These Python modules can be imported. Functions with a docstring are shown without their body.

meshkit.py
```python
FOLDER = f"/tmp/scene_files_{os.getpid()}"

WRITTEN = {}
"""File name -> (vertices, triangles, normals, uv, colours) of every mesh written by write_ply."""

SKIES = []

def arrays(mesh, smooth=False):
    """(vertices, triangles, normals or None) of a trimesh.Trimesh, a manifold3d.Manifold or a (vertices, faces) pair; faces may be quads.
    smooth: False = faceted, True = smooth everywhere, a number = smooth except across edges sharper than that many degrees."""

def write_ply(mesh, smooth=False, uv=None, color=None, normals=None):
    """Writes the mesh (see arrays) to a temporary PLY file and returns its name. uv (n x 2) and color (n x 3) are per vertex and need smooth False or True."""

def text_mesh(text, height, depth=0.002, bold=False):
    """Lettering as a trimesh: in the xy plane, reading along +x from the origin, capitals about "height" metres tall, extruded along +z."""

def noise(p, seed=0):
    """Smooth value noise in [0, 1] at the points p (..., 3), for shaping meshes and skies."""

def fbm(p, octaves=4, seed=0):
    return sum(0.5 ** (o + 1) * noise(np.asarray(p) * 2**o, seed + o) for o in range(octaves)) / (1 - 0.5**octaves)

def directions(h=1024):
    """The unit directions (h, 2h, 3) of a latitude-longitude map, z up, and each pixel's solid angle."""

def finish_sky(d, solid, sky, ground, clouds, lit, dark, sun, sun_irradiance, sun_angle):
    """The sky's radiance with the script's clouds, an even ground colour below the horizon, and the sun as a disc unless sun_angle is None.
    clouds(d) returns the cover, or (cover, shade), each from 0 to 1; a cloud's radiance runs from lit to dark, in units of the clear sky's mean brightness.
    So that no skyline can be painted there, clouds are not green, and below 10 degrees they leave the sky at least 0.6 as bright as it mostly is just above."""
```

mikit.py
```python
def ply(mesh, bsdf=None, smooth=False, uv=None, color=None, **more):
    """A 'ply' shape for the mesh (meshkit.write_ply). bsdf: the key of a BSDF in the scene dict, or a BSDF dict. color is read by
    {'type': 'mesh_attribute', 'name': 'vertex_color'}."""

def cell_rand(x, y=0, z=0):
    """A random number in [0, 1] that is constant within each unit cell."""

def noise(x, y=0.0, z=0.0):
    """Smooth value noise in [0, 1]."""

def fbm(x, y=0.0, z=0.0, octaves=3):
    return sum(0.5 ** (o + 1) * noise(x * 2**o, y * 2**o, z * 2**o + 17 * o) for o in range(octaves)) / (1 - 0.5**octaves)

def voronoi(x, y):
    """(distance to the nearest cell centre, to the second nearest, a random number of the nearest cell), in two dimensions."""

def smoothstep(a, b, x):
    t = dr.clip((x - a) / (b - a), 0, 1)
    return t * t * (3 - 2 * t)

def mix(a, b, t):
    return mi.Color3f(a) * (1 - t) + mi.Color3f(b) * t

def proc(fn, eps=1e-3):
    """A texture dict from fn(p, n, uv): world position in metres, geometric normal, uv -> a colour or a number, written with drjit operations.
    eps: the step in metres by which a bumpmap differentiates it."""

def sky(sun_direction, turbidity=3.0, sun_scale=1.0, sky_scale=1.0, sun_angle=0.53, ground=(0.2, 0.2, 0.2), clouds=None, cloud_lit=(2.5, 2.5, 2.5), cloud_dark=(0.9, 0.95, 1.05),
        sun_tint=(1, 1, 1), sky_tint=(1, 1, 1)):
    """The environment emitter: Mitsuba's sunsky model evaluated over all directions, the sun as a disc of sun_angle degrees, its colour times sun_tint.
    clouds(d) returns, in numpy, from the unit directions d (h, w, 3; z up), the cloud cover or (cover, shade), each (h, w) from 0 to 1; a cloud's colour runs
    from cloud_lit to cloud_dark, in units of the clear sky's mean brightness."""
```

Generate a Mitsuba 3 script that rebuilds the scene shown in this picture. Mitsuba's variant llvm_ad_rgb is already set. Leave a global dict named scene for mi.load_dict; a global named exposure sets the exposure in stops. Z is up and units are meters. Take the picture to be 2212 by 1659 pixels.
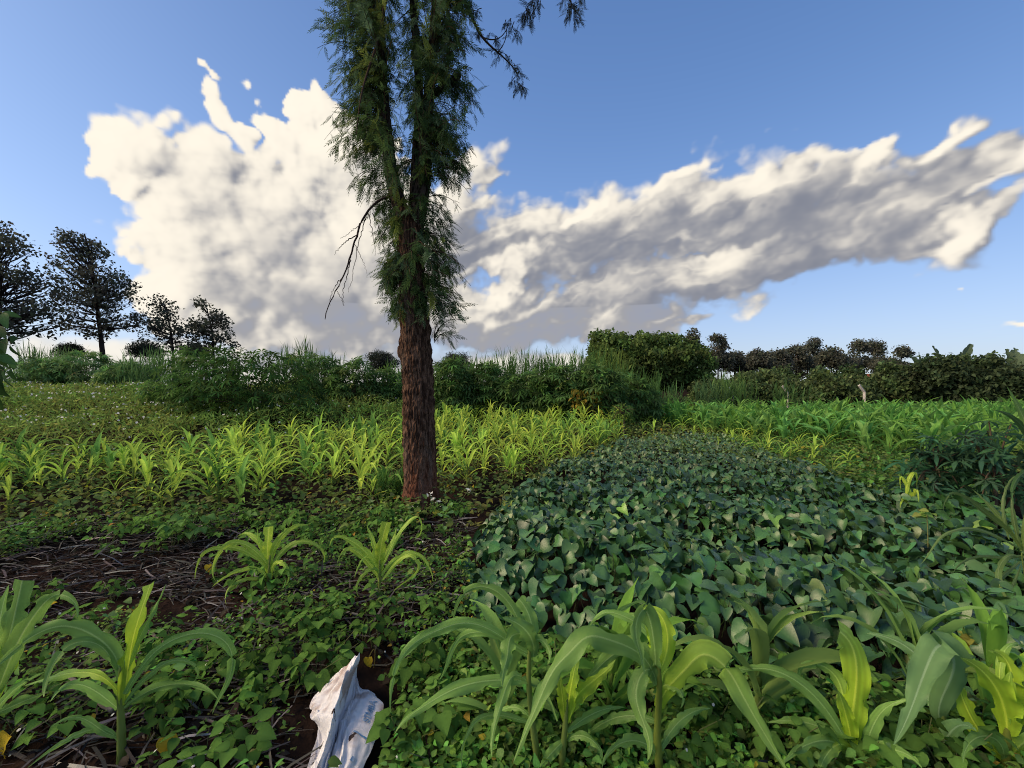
import math
import numpy as np, trimesh, mitsuba as mi, mikit
from meshkit import noise as mnoise, fbm as mfbm, text_mesh
from scipy.interpolate import CubicSpline, LinearNDInterpolator

T = mi.ScalarTransform4f
scene, labels = {}, {}

# ------------------------------------------------------------------ camera, sky, exposure
EYE = 1.5
scene['camera'] = {'type': 'perspective', 'fov': 100.0, 'fov_axis': 'x', 'near_clip': 0.05, 'far_clip': 3000.0,
                   'to_world': T().look_at(origin=[0, 0, EYE], target=[0, 1, EYE], up=[0, 0, 1])}
exposure = 2.95
SUN = (-0.95, -0.12, 0.72)

# clouds as soft ellipses: azimuth, elevation, half axes (degrees), tilt
CUM = [(-36.07, 19.63, 5.24, 5.49, 0.0), (-40.8, 22.37, 3.54, 2.71, -12.0), (-36.07, 23.3, 3.03, 3.09, 0.0), (-42.01, 20.0, 2.56, 1.56, -25.0), (-37.26, 13.01, 5.47, 6.39, 0.0), (-30.47, 16.04, 8.71, 7.98, 0.0), (-26.66, 10.34, 12.82, 6.07, 0.0), (-20.45, 22.46, 7.59, 8.1, 0.0), (-24.15, 30.52, 2.57, 2.25, 30.0), (-32.93, 26.64, 3.48, 1.55, -45.0, 0.85), (-28.36, 27.09, 1.82, 2.61, 20.0, 0.75), (-34.63, 29.86, 1.42, 0.91, -20.0, 0.5), (-31.6, 30.49, 0.54, 0.74, 30.0, 0.45), (-20.45, 15.22, 11.93, 9.83, 0.0), (-41.33, 15.79, 1.22, 1.02, -20.0, 0.7), (-23.63, 26.25, 3.11, 3.39, 0.0), (-24.15, 6.42, 12.34, 3.38, 0.0), (-30.47, 6.86, 9.17, 2.66, 0.0), (-39.9, 8.9, 3.27, 4.26, 0.0)]
BANK = [(-6.52, 17.22, 5.79, 7.97, 0.0), (41.6, 14.87, 4.49, 2.54, 15.0), (1.48, 16.19, 8.64, 7.41, 0.0), (11.81, 18.08, 13.01, 6.04, 8.0), (21.95, 19.76, 9.56, 5.44, 5.0), (30.38, 18.0, 8.27, 6.13, 10.0), (37.96, 17.87, 6.91, 5.35, 15.0), (44.25, 18.34, 6.34, 3.54, 20.0), (49.69, 19.2, 3.1, 1.8, 15.0), (45.18, 13.64, 3.68, 3.05, 20.0), (26.07, 13.05, 9.96, 4.99, 8.0), (17.58, 12.15, 11.22, 4.71, 0.0), (5.78, 9.11, 15.89, 4.61, 0.0), (-3.45, 7.93, 12.3, 4.62, 0.0), (32.62, 13.74, 7.01, 3.64, 10.0), (20.88, 7.14, 4.85, 0.69, 3.0, 0.6), (49.17, 5.01, 1.32, 0.32, 0.0, 0.45), (48.09, 14.51, 2.2, 1.4, 25.0, 0.7), (44.25, 8.32, 0.51, 0.22, 0.0, 0.4), (44.88, 21.56, 2.33, 1.49, 15.0), (39.83, 21.64, 2.18, 1.9, 20.0), (-4.07, 25.79, 2.76, 2.46, 20.0, 0.4), (-2.84, 27.78, 2.46, 0.74, 20.0, 0.3), (32.62, 22.19, 4.82, 1.46, 15.0, 0.6), (11.81, 11.3, 11.83, 5.44, 0.0), (13.57, 7.73, 10.5, 3.0, 0.0)]
DARK = [(34.76, 19.03, 13.34, 3.04, 14.0, 0.3), (46.39, 19.62, 5.88, 1.7, 18.0, 0.37), (21.95, 20.77, 7.97, 3.15, 0.0, 0.28), (14.73, 16.79, 9.24, 2.99, 10.0, 0.26), (8.82, 8.45, 16.88, 2.44, 4.0, 0.28), (20.88, 11.91, 8.62, 3.46, 0.0, 0.19), (-24.15, 8.91, 11.31, 3.1, -4.0, 0.32), (-20.45, 7.45, 9.76, 2.31, 0.0, 0.19), (32.62, 13.74, 7.45, 2.6, 10.0, 0.24), (-1.6, 11.54, 6.17, 2.16, 8.0, 0.19), (-26.66, 13.51, 8.38, 6.07, 0.0, 0.15)]
LIT = [(0.25, 14.47, 6.17, 2.78, 15.0, 0.75), (9.42, 21.55, 2.4, 0.91, 25.0, 1.0), (21.95, 17.71, 2.39, 1.03, 15.0, 0.6), (26.57, 15.08, 4.45, 1.77, 10.0, 0.55), (45.18, 13.23, 3.07, 2.18, 25.0, 0.85), (47.82, 17.08, 1.81, 0.62, 25.0, 0.8), (39.46, 21.34, 1.84, 1.24, 20.0, 0.7), (44.88, 21.83, 1.55, 0.79, 15.0, 0.9), (28.03, 10.22, 5.77, 1.36, 8.0, 0.3), (-40.26, 18.19, 2.88, 8.95, 0.0, 0.3), (-24.15, 29.68, 3.08, 4.51, 20.0, 0.3), (-22.58, 24.1, 3.16, 3.42, 0.0, 0.2), (-32.71, 26.69, 4.37, 1.4, -45.0, 0.3), (-39.54, 8.95, 4.04, 3.81, 0.0, 0.25), (30.84, 21.67, 5.01, 1.38, 10.0, 0.3), (-5.29, 10.31, 2.45, 3.69, 0.0, 0.4)]


def worley(p, seed):
    """1 - distance to the nearest of random cell points: round puffs, for points p (n, 3)."""
    i = np.floor(p).astype(np.int64); t = p - i; best = np.full(len(p), 9.0)
    for o in np.ndindex(3, 3, 3):
        c = i + np.array(o) - 1
        h = (c[:, 0] * 374761393 + c[:, 1] * 668265263 + c[:, 2] * 2147483647 + seed * 144665) & 0xFFFFFFFF
        d = 0
        for k in range(3):
            h = ((h ^ (h >> 13)) * 1274126177 + k) & 0xFFFFFFFF
            d = d + (o[k] - 1 + ((h ^ (h >> 16)) & 0xFFFF) / 65535.0 - t[:, k]) ** 2
        best = np.minimum(best, d)
    return 1 - np.sqrt(best)


def clouds(d):
    """A cumulus to the north-west, a long bank to the north-east; broken cloud added out of view, made fuller to lift the ambient light."""
    az = np.degrees(np.arctan2(d[..., 0], d[..., 1])); el = np.degrees(np.arcsin(np.clip(d[..., 2], -1, 1)))
    h, w = az.shape; deg = w / 360.0
    ss = lambda a, b, x: (lambda t: t * t * (3 - 2 * t))(np.clip((x - a) / (b - a), 0, 1))
    R = np.linalg.qr(np.random.default_rng(5).normal(size=(3, 3)))[0]
    q = d @ R.T
    wx, wy, wz = (mfbm(q * 8 + k * 7.3, 4, 11 + k) - .5 for k in range(3))
    vx, vy = mfbm(q * 27 + 3.1, 3, 91) - .5, mfbm(q * 27 + 8.7, 3, 92) - .5
    A = az + wx * 6.0 + vx * 4.2; E = el + wy * 4.6 + vy * 3.2
    qw = q + .022 * np.stack([wx, wy, wz], -1)
    n2 = mfbm((d * np.array([1, 1, 2.2])) @ R.T * 9, 5, 47)
    fine = mfbm(qw * 46, 4, 71)
    def blob(a, e, ra, re, rot=0):
        c, s = np.cos(np.radians(rot)), np.sin(np.radians(rot))
        x, y = A - a, E - e
        return 1 - np.sqrt(((x * c + y * s) / ra) ** 2 + ((-x * s + y * c) / re) ** 2)
    def union(lst):
        out = np.full(az.shape, -9.)
        for b in lst: out = np.maximum(out, blob(*b[:5]) * (b[5] if len(b) > 5 else 1))
        return out
    m, mb = union(CUM), union(BANK)
    away = np.clip((np.abs(az) - 58) / 14, 0, 1)
    rest = (n2 - .52) * 2.4 - (1 - away) * 5 - np.clip((el - 45) / 30, 0, 1) * .4  # unseen cloud behind and overhead, denser to brighten the ground
    low = 1.0 - np.abs(el - 1.5) / 4.4 - np.clip((az - 8) / 12, 0, 1) * 2.4 - np.clip((-35 - az) / 10, 0, 1) * .35 + (n2 - .5) * 2.0
    near = np.maximum(np.maximum(m, mb), np.maximum(rest, low)) > -.75
    puff = np.full(az.shape, .45); big = puff.copy()
    pts = qw[near]
    w1, w2, w3 = worley(pts * 7.5, 3), worley(pts * 17, 4), worley(pts * 40, 5)
    puff[near] = (w1 + .55 * w2 + .34 * w3) / 1.89; big[near] = (w1 + .26 * w2 + .10 * w3) / 1.36
    pf = (puff - .45) * 2.0 + (fine - .5) * .7; pb = (big - .45) * 2.0
    # the bank lies in long streaks that climb to the right
    u, v = A * .966 + E * .259, E * .966 - A * .259
    st = mfbm(np.stack([u / 13 + 4, v / 2.7, 0 * u + 2.5], -1), 4, 83)
    dens = m * 1.25 + .12 + pf * .85 + (n2 - .5) * .5
    bank = mb * 1.25 + .08 + pf * .50 + (n2 - .5) * .9 + (st - .5) * 1.3
    low = low + pf * .3; rest = rest * 1.5 + pf * .7
    D = np.maximum(np.maximum(dens, bank), np.maximum(rest, low))
    soft = ss(-.3, .3, np.maximum(bank, low) - dens)
    cover = ss(0.0, .09 + .30 * soft + .34 * ss(.48, .68, n2), D)
    def toward(X, k):                    # the value k degrees nearer to the sun, which stands left and a little above
        dx, dy = int(round(k * deg * .90)), int(round(k * deg * .44))
        S = np.roll(X, -dx, 1)           # azimuth falls with the column
        return np.vstack([np.repeat(S[:1], dy, 0), S[:-dy]]) if dy else S
    # the cloud's face as a height towards the viewer: bumps facing the sun are lit, hollows and the far side are grey
    rim = np.exp(-(np.clip(D, 0, 2) / .45) ** 2)
    H = np.sqrt(np.clip(D, 0, 1.3)) * 1.0 + pb * (.44 + .14 * soft) + (pf - pb) * (.10 + .50 * rim) + (n2 - .5) * (.35 + .55 * soft)
    slope = (H - toward(H, .5)) * 1.3 + (H - toward(H, 1.4)) * 1.0 + (H - toward(H, 3.5)) * .7
    Dp = np.clip(D, 0, 1.1)
    T = sum(toward(Dp, k) for k in (1., 2.5, 4.5, 7., 10.)) / 5
    shade = (.16 + .22 * ss(.15, 1.0, T) + .26 * ss(20, 3, el) * ss(.1, .7, D)) * (1 - soft) + (.36 + .40 * ss(.10, .75, T) + (.5 - st) * 1.9) * soft
    shade = shade - slope * (.40 - .12 * soft) - pb * .12
    wob = (fine - .5) * .7 + pb * .5 + (st - .5) * soft
    for (a, e, ra, re, rot, k) in DARK: shade = shade + k * ss(-.1, .9, blob(a, e, ra, re, rot) + wob * .6)
    for (a, e, ra, re, rot, k) in LIT: shade = shade - k * ss(-.15, .8, blob(a, e, ra, re, rot) + wob * .7)
    shade = shade + .12 * ss(.6, .2, cover) * soft
    haze = .66 * np.exp(-np.clip(el, 0, 90) / 9.0)
    shade = .5 + .5 * np.tanh((shade - .5) * 2.2)
    cover = np.where(D == low, cover * .85, cover)
    both = cover + haze * (1 - cover)
    return both, np.clip((shade * cover + .42 * haze * (1 - cover)) / np.maximum(both, 1e-6), 0, 1)


scene['sky'] = mikit.sky(SUN, turbidity=3.5, sun_scale=0.40, sun_angle=40, sky_scale=0.66, clouds=clouds,
                         cloud_lit=(2.32, 2.14, 1.82), cloud_dark=(0.50, 0.54, 0.67), sky_tint=(0.86, 0.96, 1.18), sun_tint=(1.0, 0.94, 0.84), ground=(0.06, 0.08, 0.04))

# ------------------------------------------------------------------ materials
VC = {'type': 'mesh_attribute', 'name': 'vertex_color'}
scene['mat_leaf'] = {'type': 'principledthin', 'base_color': VC, 'roughness': 0.5, 'diff_trans': 0.8}
scene['mat_gloss_leaf'] = {'type': 'twosided', 'bsdf': {'type': 'principled', 'base_color': VC, 'roughness': 0.42, 'specular': 0.5}}
scene['mat_maize_leaf'] = {'type': 'blendbsdf', 'weight': 0.2,
                           'a': {'type': 'principledthin', 'base_color': VC, 'roughness': 0.5, 'diff_trans': 1.0},
                           'b': {'type': 'twosided', 'bsdf': {'type': 'principled', 'base_color': VC, 'roughness': 0.42, 'specular': 0.6}}}
scene['mat_matte'] = {'type': 'twosided', 'bsdf': {'type': 'diffuse', 'reflectance': VC}}


def soil(p, n, uv):
    a = mikit.fbm(p.x * 0.9, p.y * 0.9, 3.0, 4)
    b = mikit.fbm(p.x * 11, p.y * 11, p.z * 11, 4)
    c = mikit.mix((0.013, 0.011, 0.010), (0.023, 0.015, 0.012), mikit.smoothstep(0.42, 0.62, a))
    return c * (0.45 + 1.1 * b)


scene['mat_soil'] = {'type': 'bumpmap', 'scale': 0.02, 'texture': mikit.proc(lambda p, n, uv: mikit.fbm(p.x * 30, p.y * 30, p.z * 30, 3)),
                     'bsdf': {'type': 'diffuse', 'reflectance': mikit.proc(soil)}}


def sacking(p, n, uv):
    a = mikit.fbm(p.x * 14, p.y * 14, p.z * 14, 4)
    weave = 0.95 + 0.05 * mikit.noise(uv.x * 160, uv.y * 6) + 0.04 * mikit.noise(uv.x * 6, uv.y * 260)
    stain = mikit.smoothstep(0.52, 0.70, mikit.fbm(p.x * 7 + 3, p.y * 9, p.z * 7, 4))
    c = mikit.mix((0.60, 0.59, 0.60), (0.76, 0.75, 0.75), a)
    c = mikit.mix(c, (0.25, 0.155, 0.11), stain * 0.75)
    hole = mikit.smoothstep(0.80, 0.83, mikit.fbm(p.x * 23, p.y * 23, 5.0, 3))
    return mikit.mix(c, (0.06, 0.045, 0.04), hole) * weave


scene['mat_sack'] = {'type': 'twosided', 'bsdf': {'type': 'diffuse', 'reflectance': mikit.proc(sacking)}}
scene['mat_ink'] = {'type': 'twosided', 'bsdf': {'type': 'diffuse', 'reflectance': mikit.proc(
    lambda p, n, uv: mikit.mix((0.10, 0.24, 0.42), (0.36, 0.45, 0.54), mikit.smoothstep(0.35, 0.75, mikit.fbm(p.x * 60, p.y * 60, p.z * 60, 3))))}}


def bark(p, n, uv):
    a = mikit.fbm(uv.x * 70, uv.y * 14, 0.0, 3)
    b = mikit.fbm(uv.x * 9, uv.y * 1.6, 5.0, 3)
    c = mikit.mix((0.036, 0.021, 0.015), (0.145, 0.086, 0.058), mikit.smoothstep(0.30, 0.72, a))
    c = mikit.mix(c, (0.165, 0.130, 0.105), mikit.smoothstep(0.52, 0.80, b) * 0.5)
    low = mikit.smoothstep(0.9, 0.1, p.z + 0.5 * (b - 0.5))
    return mikit.mix(c, (0.17, 0.060, 0.036), low * 0.5)


scene['mat_bark'] = {'type': 'bumpmap', 'scale': 0.010, 'texture': mikit.proc(lambda p, n, uv: mikit.fbm(uv.x * 90, uv.y * 18, 0.0, 4)),
                     'bsdf': {'type': 'diffuse', 'reflectance': mikit.proc(bark)}}
scene['mat_shaded_limb_bark'] = {'type': 'diffuse', 'reflectance': mikit.proc(lambda p, n, uv: mikit.mix((0.018, 0.014, 0.012), (0.085, 0.068, 0.055), mikit.smoothstep(0.3, 0.75, mikit.fbm(uv.x * 70, uv.y * 20, 0.0, 3))))}  # near-black brown: shade of the crown painted into the limb colour
scene['mat_concrete'] = {'type': 'diffuse', 'reflectance': mikit.proc(
    lambda p, n, uv: mi.Color3f(0.46, 0.42, 0.38) * (0.75 + 0.5 * mikit.fbm(p.x * 9, p.y * 9, p.z * 3, 4)))}
scene['mat_roof'] = {'type': 'diffuse', 'reflectance': mikit.proc(
    lambda p, n, uv: mikit.mix((0.30, 0.07, 0.045), (0.42, 0.13, 0.08), mikit.fbm(p.x * 3, p.y * 3, p.z * 3, 3)))}

# ------------------------------------------------------------------ helpers
F = 928.0          # focal length in units of a 2212-wide picture, used to lay things out at real distances
sstep = lambda a, b, x: (lambda t: t * t * (3 - 2 * t))(np.clip((np.asarray(x, float) - a) / (b - a), 0, 1))
norm = lambda v: v / np.maximum(np.linalg.norm(v, axis=-1, keepdims=True), 1e-9)


def gz(x, y):
    """Height of the ground."""
    x, y = np.asarray(x, float), np.asarray(y, float)
    z = 0.30 * sstep(7, 17, y) * sstep(6, 1, x) + 0.62 * sstep(8, 17, y) * sstep(0, -8, x)
    p = np.stack([x * 1.1, y * 1.1, 0 * x], -1)
    return z + (mfbm(p, 3, 3) - 0.5) * 0.10 * sstep(60, 12, np.hypot(x, y))


def at(px, py, y):
    return np.array([(px - 1106) / F * y, y, EYE - (py - 829.5) / F * y])


def on(px, py, h=0.0):
    y = F * EYE / max(py - 829.5, 12)
    for _ in range(30):
        y = 0.5 * y + 0.5 * F * (EYE - h - float(gz((px - 1106) / F * y, y))) / max(py - 829.5, 12)
    return np.array([(px - 1106) / F * y, y, float(gz((px - 1106) / F * y, y))])


def key_for(name):
    if name not in scene and name not in labels and not any(k.startswith(name + '__') for k in scene): return name
    n = 1
    while (k := f'{name}_{n:03d}') in labels or k in scene: n += 1
    return k


COUNT = {}


def numbered(name):
    n = COUNT.get(name, 0); COUNT[name] = n + 1
    return name if n == 0 else f'{name}_{n:03d}'


def thing(name, label, cat=None, group=None, kind=None):
    k = numbered(name); d = {'label': label}
    if cat: d['category'] = cat
    if group: d['group'] = group
    if kind: d['kind'] = kind
    labels[k] = d
    return k


def join(parts):
    vs, fs, cs, o = [], [], [], 0
    for V, Fc, C in parts:
        vs.append(V); fs.append(Fc + o); cs.append(np.broadcast_to(C, (len(V), 3))); o += len(V)
    return np.vstack(vs), np.vstack(fs), np.vstack(cs)


def shape(m, mat, smooth=True, uv=None):
    V, Fc, C = m
    return mikit.ply((V, Fc), mat, smooth=smooth, color=np.broadcast_to(C, (len(V), 3)), uv=uv)


def put(key, m, mat='mat_leaf', smooth=True, kind=None, label=None, uv=None):
    key = numbered(key)
    scene[key] = shape(m, mat, smooth, uv)
    if kind: labels[key] = {'kind': kind}
    if label: labels.setdefault(key, {})['label'] = label
    return key


def tube(path, rad, sides=7, col=(0.1, 0.07, 0.05)):
    p = np.asarray(path, float); t = norm(np.gradient(p, axis=0)); r = np.broadcast_to(rad, (len(p),))
    a = norm(np.cross(t, np.where(np.abs(t[:, 2:]) < 0.9, [0, 0, 1.0], [1.0, 0, 0]))); b = np.cross(t, a)
    g = np.arange(sides) * 2 * np.pi / sides
    V = (p[:, None] + r[:, None, None] * (np.cos(g)[None, :, None] * a[:, None] + np.sin(g)[None, :, None] * b[:, None])).reshape(-1, 3)
    i, j = np.meshgrid(np.arange(len(p) - 1), np.arange(sides), indexing='ij'); k = (j + 1) % sides
    q = np.stack([i * sides + j, i * sides + k, (i + 1) * sides + k, (i + 1) * sides + j], -1).reshape(-1, 4)
    n = len(p) - 1
    cap = [[n * sides, n * sides + s, n * sides + s + 1] for s in range(1, sides - 1)]
    return V, np.vstack([q[:, [0, 1, 2]], q[:, [0, 2, 3]], np.array(cap)]), np.broadcast_to(np.asarray(col, float), (len(V), 3)).copy()


def spline(pts, n):
    p = np.asarray(pts, float); s = np.r_[0, np.cumsum(np.linalg.norm(np.diff(p, axis=0), axis=1) + 1e-6)]
    return CubicSpline(s, p)(np.linspace(0, s[-1], n)) if len(p) > 2 else p[0] + (p[-1] - p[0]) * np.linspace(0, 1, n)[:, None]


def ribbon(path, side, width, fold=0.25, us=(-1, -.5, 0, .5, 1), wave=None, col=None, ribcol=None):
    """A leaf blade along a path: side vectors, half widths, a V fold along the midrib, wavy margins."""
    p = np.asarray(path); n = len(p); t = norm(np.gradient(p, axis=0)); s = norm(side - (side * t).sum(1, keepdims=True) * t); m = np.cross(s, t)
    us = np.asarray(us, float)
    w = np.asarray(width)[:, None, None]
    V = p[:, None] + s[:, None] * (us[None, :, None] * w * math.cos(fold)) + m[:, None] * (np.abs(us)[None, :, None] * w * math.sin(fold))
    if wave is not None: V = V + m[:, None] * (wave * (np.abs(us) ** 2)[None, :])[..., None]
    k = len(us)
    i, j = np.meshgrid(np.arange(n - 1), np.arange(k - 1), indexing='ij')
    q = np.stack([i * k + j, i * k + j + 1, (i + 1) * k + j + 1, (i + 1) * k + j], -1).reshape(-1, 4)
    C = np.broadcast_to(np.asarray(col)[:, None] if np.ndim(col) == 2 else np.asarray(col), (n, k, 3)).copy()
    return V.reshape(-1, 3), np.vstack([q[:, [0, 1, 2]], q[:, [0, 2, 3]]]), C.reshape(-1, 3)


def frames(fwd, nrm):
    f = norm(fwd); s = norm(np.cross(f, nrm)); n = np.cross(s, f)
    return np.stack([s, f, n], -1)


def scatter(tm, pos, R, size, col):
    V, Fc, C = tm; N = len(pos)
    W = np.einsum('nij,vj->nvi', R, V) * np.reshape(size, (-1, 1, 1)) + pos[:, None]
    Cc = np.broadcast_to(C, (len(V), 3))[None] * np.asarray(col).reshape(-1, 1, 3)
    Fa = (Fc[None] + (np.arange(N) * len(V))[:, None, None]).reshape(-1, 3)
    return W.reshape(-1, 3), Fa, Cc.reshape(-1, 3)


def fan(outline, droop=0.25, fold=0.3, mid=3, shade=1.0):
    """A leaf of unit length along +y: half outline (x, y) from base to tip, folded along the midrib, tip drooping."""
    o = np.asarray(outline, float); n = len(o)
    ys = np.clip(o[:, 1], 0, 1)
    bend = lambda y: -droop * y ** 2
    L = np.c_[-o[:, 0], o[:, 1], bend(ys) + fold * o[:, 0]]; Rr = np.c_[o[:, 0], o[:, 1], bend(ys) + fold * o[:, 0]]
    M = np.c_[0 * ys, ys, bend(ys)]
    V = np.vstack([L, M, Rr]); i = np.arange(n - 1)
    f = lambda a, b: np.vstack([np.c_[a + i, b + i, b + i + 1], np.c_[a + i, b + i + 1, a + i + 1]])
    C = np.ones((3 * n, 3)); C[n:2 * n] = 1.25
    return V, np.vstack([f(0, n), f(n, 2 * n)]), C * shade


SPIKE = fan([(0, 0), (.13, .4), (0, 1)], .2, .2)
OVATE = fan([(0.02, 0), (.30, .18), (.36, .38), (.22, .7), (0, 1)], .25, .3)
HEART = fan([(0.04, 0.06), (.30, -.12), (.47, .08), (.46, .32), (.30, .62), (.10, .88), (0, 1.0)], .22, .34)
TINY = fan([(0, 0), (.3, .4), (0, 1)], .15, .25)


def palmate(n, w=.16, droop=.45):
    """A cassava leaf: n lobes radiating from the end of the stalk."""
    parts = []
    lob = fan([(0.0, 0), (w, .5), (w * .8, .7), (0, 1)], droop, .2)
    for k in range(n):
        a = (k - (n - 1) / 2) * 2 * np.pi / (n + 1.2); s = 1 - .35 * abs(k - (n - 1) / 2) / n * 2
        c, d = math.cos(a), math.sin(a)
        V = lob[0] * s
        parts.append((np.c_[V[:, 0] * c + V[:, 1] * d, -V[:, 0] * d + V[:, 1] * c, V[:, 2]], lob[1], lob[2]))
    return join(parts)


def feather(rng, n=8, L=.34):
    """A silky oak leaf of unit length: a thin drooping midrib with pairs of narrow lobes."""
    parts = []; y = np.linspace(0, 1, 6)
    rib = np.c_[0 * y, y, -.25 * y ** 2]
    parts.append(ribbon(rib, np.tile([1., 0, 0], (6, 1)), .012 * np.ones(6), 0, (-1, 1), col=(.8, .9, .7)))
    for k in range(n):
        t = .12 + .86 * k / n; l = L * (1 - .55 * t) * rng.uniform(.8, 1.15)
        for s in (-1, 1):
            a = math.radians(rng.uniform(30, 55)); d = np.array([s * math.sin(a), math.cos(a), -.25])
            b = np.array([0, t, -.25 * t * t]); m = b + d * l * .5; e = b + d * l + [0, .02, -.05 * l]; w = np.array([math.cos(a), -s * math.sin(a), 0]) * .026
            c = rng.uniform(.8, 1.2)
            parts.append((np.array([b, m - w, m + w, e]), np.array([[0, 1, 2], [1, 3, 2]]), np.full((4, 3), c)))
    t = np.array([0, 1, -.25]); parts.append((np.array([t, t + [-.02, .08, -.03], t + [.02, .08, -.03], t + [0, .18, -.08]]), np.array([[0, 1, 2], [1, 3, 2]]), np.full((4, 3), 1.)))
    return join(parts)


def jit(rng, n, base, v=.25, hue=.12):
    b = np.asarray(base) * (1 + v * rng.standard_normal((n, 1)))
    return np.clip(b * (1 + hue * rng.standard_normal((n, 3))), .004, .8)


def inside(poly, x, y):
    p = np.asarray(poly, float); c = np.zeros(np.shape(x), bool)
    for (x0, y0), (x1, y1) in zip(p, np.roll(p, -1, 0)):
        c ^= ((y0 > y) != (y1 > y)) & (x < (x1 - x0) * (y - y0) / (y1 - y0 + 1e-12) + x0)
    return c


def ground_poly(pts):
    return np.array([on(*p)[:2] for p in pts])


def sample(rng, poly, n):
    lo, hi = poly.min(0), poly.max(0)
    x = rng.uniform(lo[0], hi[0], n * 6); y = rng.uniform(lo[1], hi[1], n * 6); k = inside(poly, x, y)
    return x[k][:n], y[k][:n]


def edge_dist(poly, x, y):
    d = np.full(len(x), 1e9)
    for a, b in zip(poly, np.roll(poly, -1, 0)):
        ab = b - a; t = np.clip(((x - a[0]) * ab[0] + (y - a[1]) * ab[1]) / (ab @ ab), 0, 1)
        d = np.minimum(d, np.hypot(x - a[0] - t * ab[0], y - a[1] - t * ab[1]))
    return d

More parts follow.
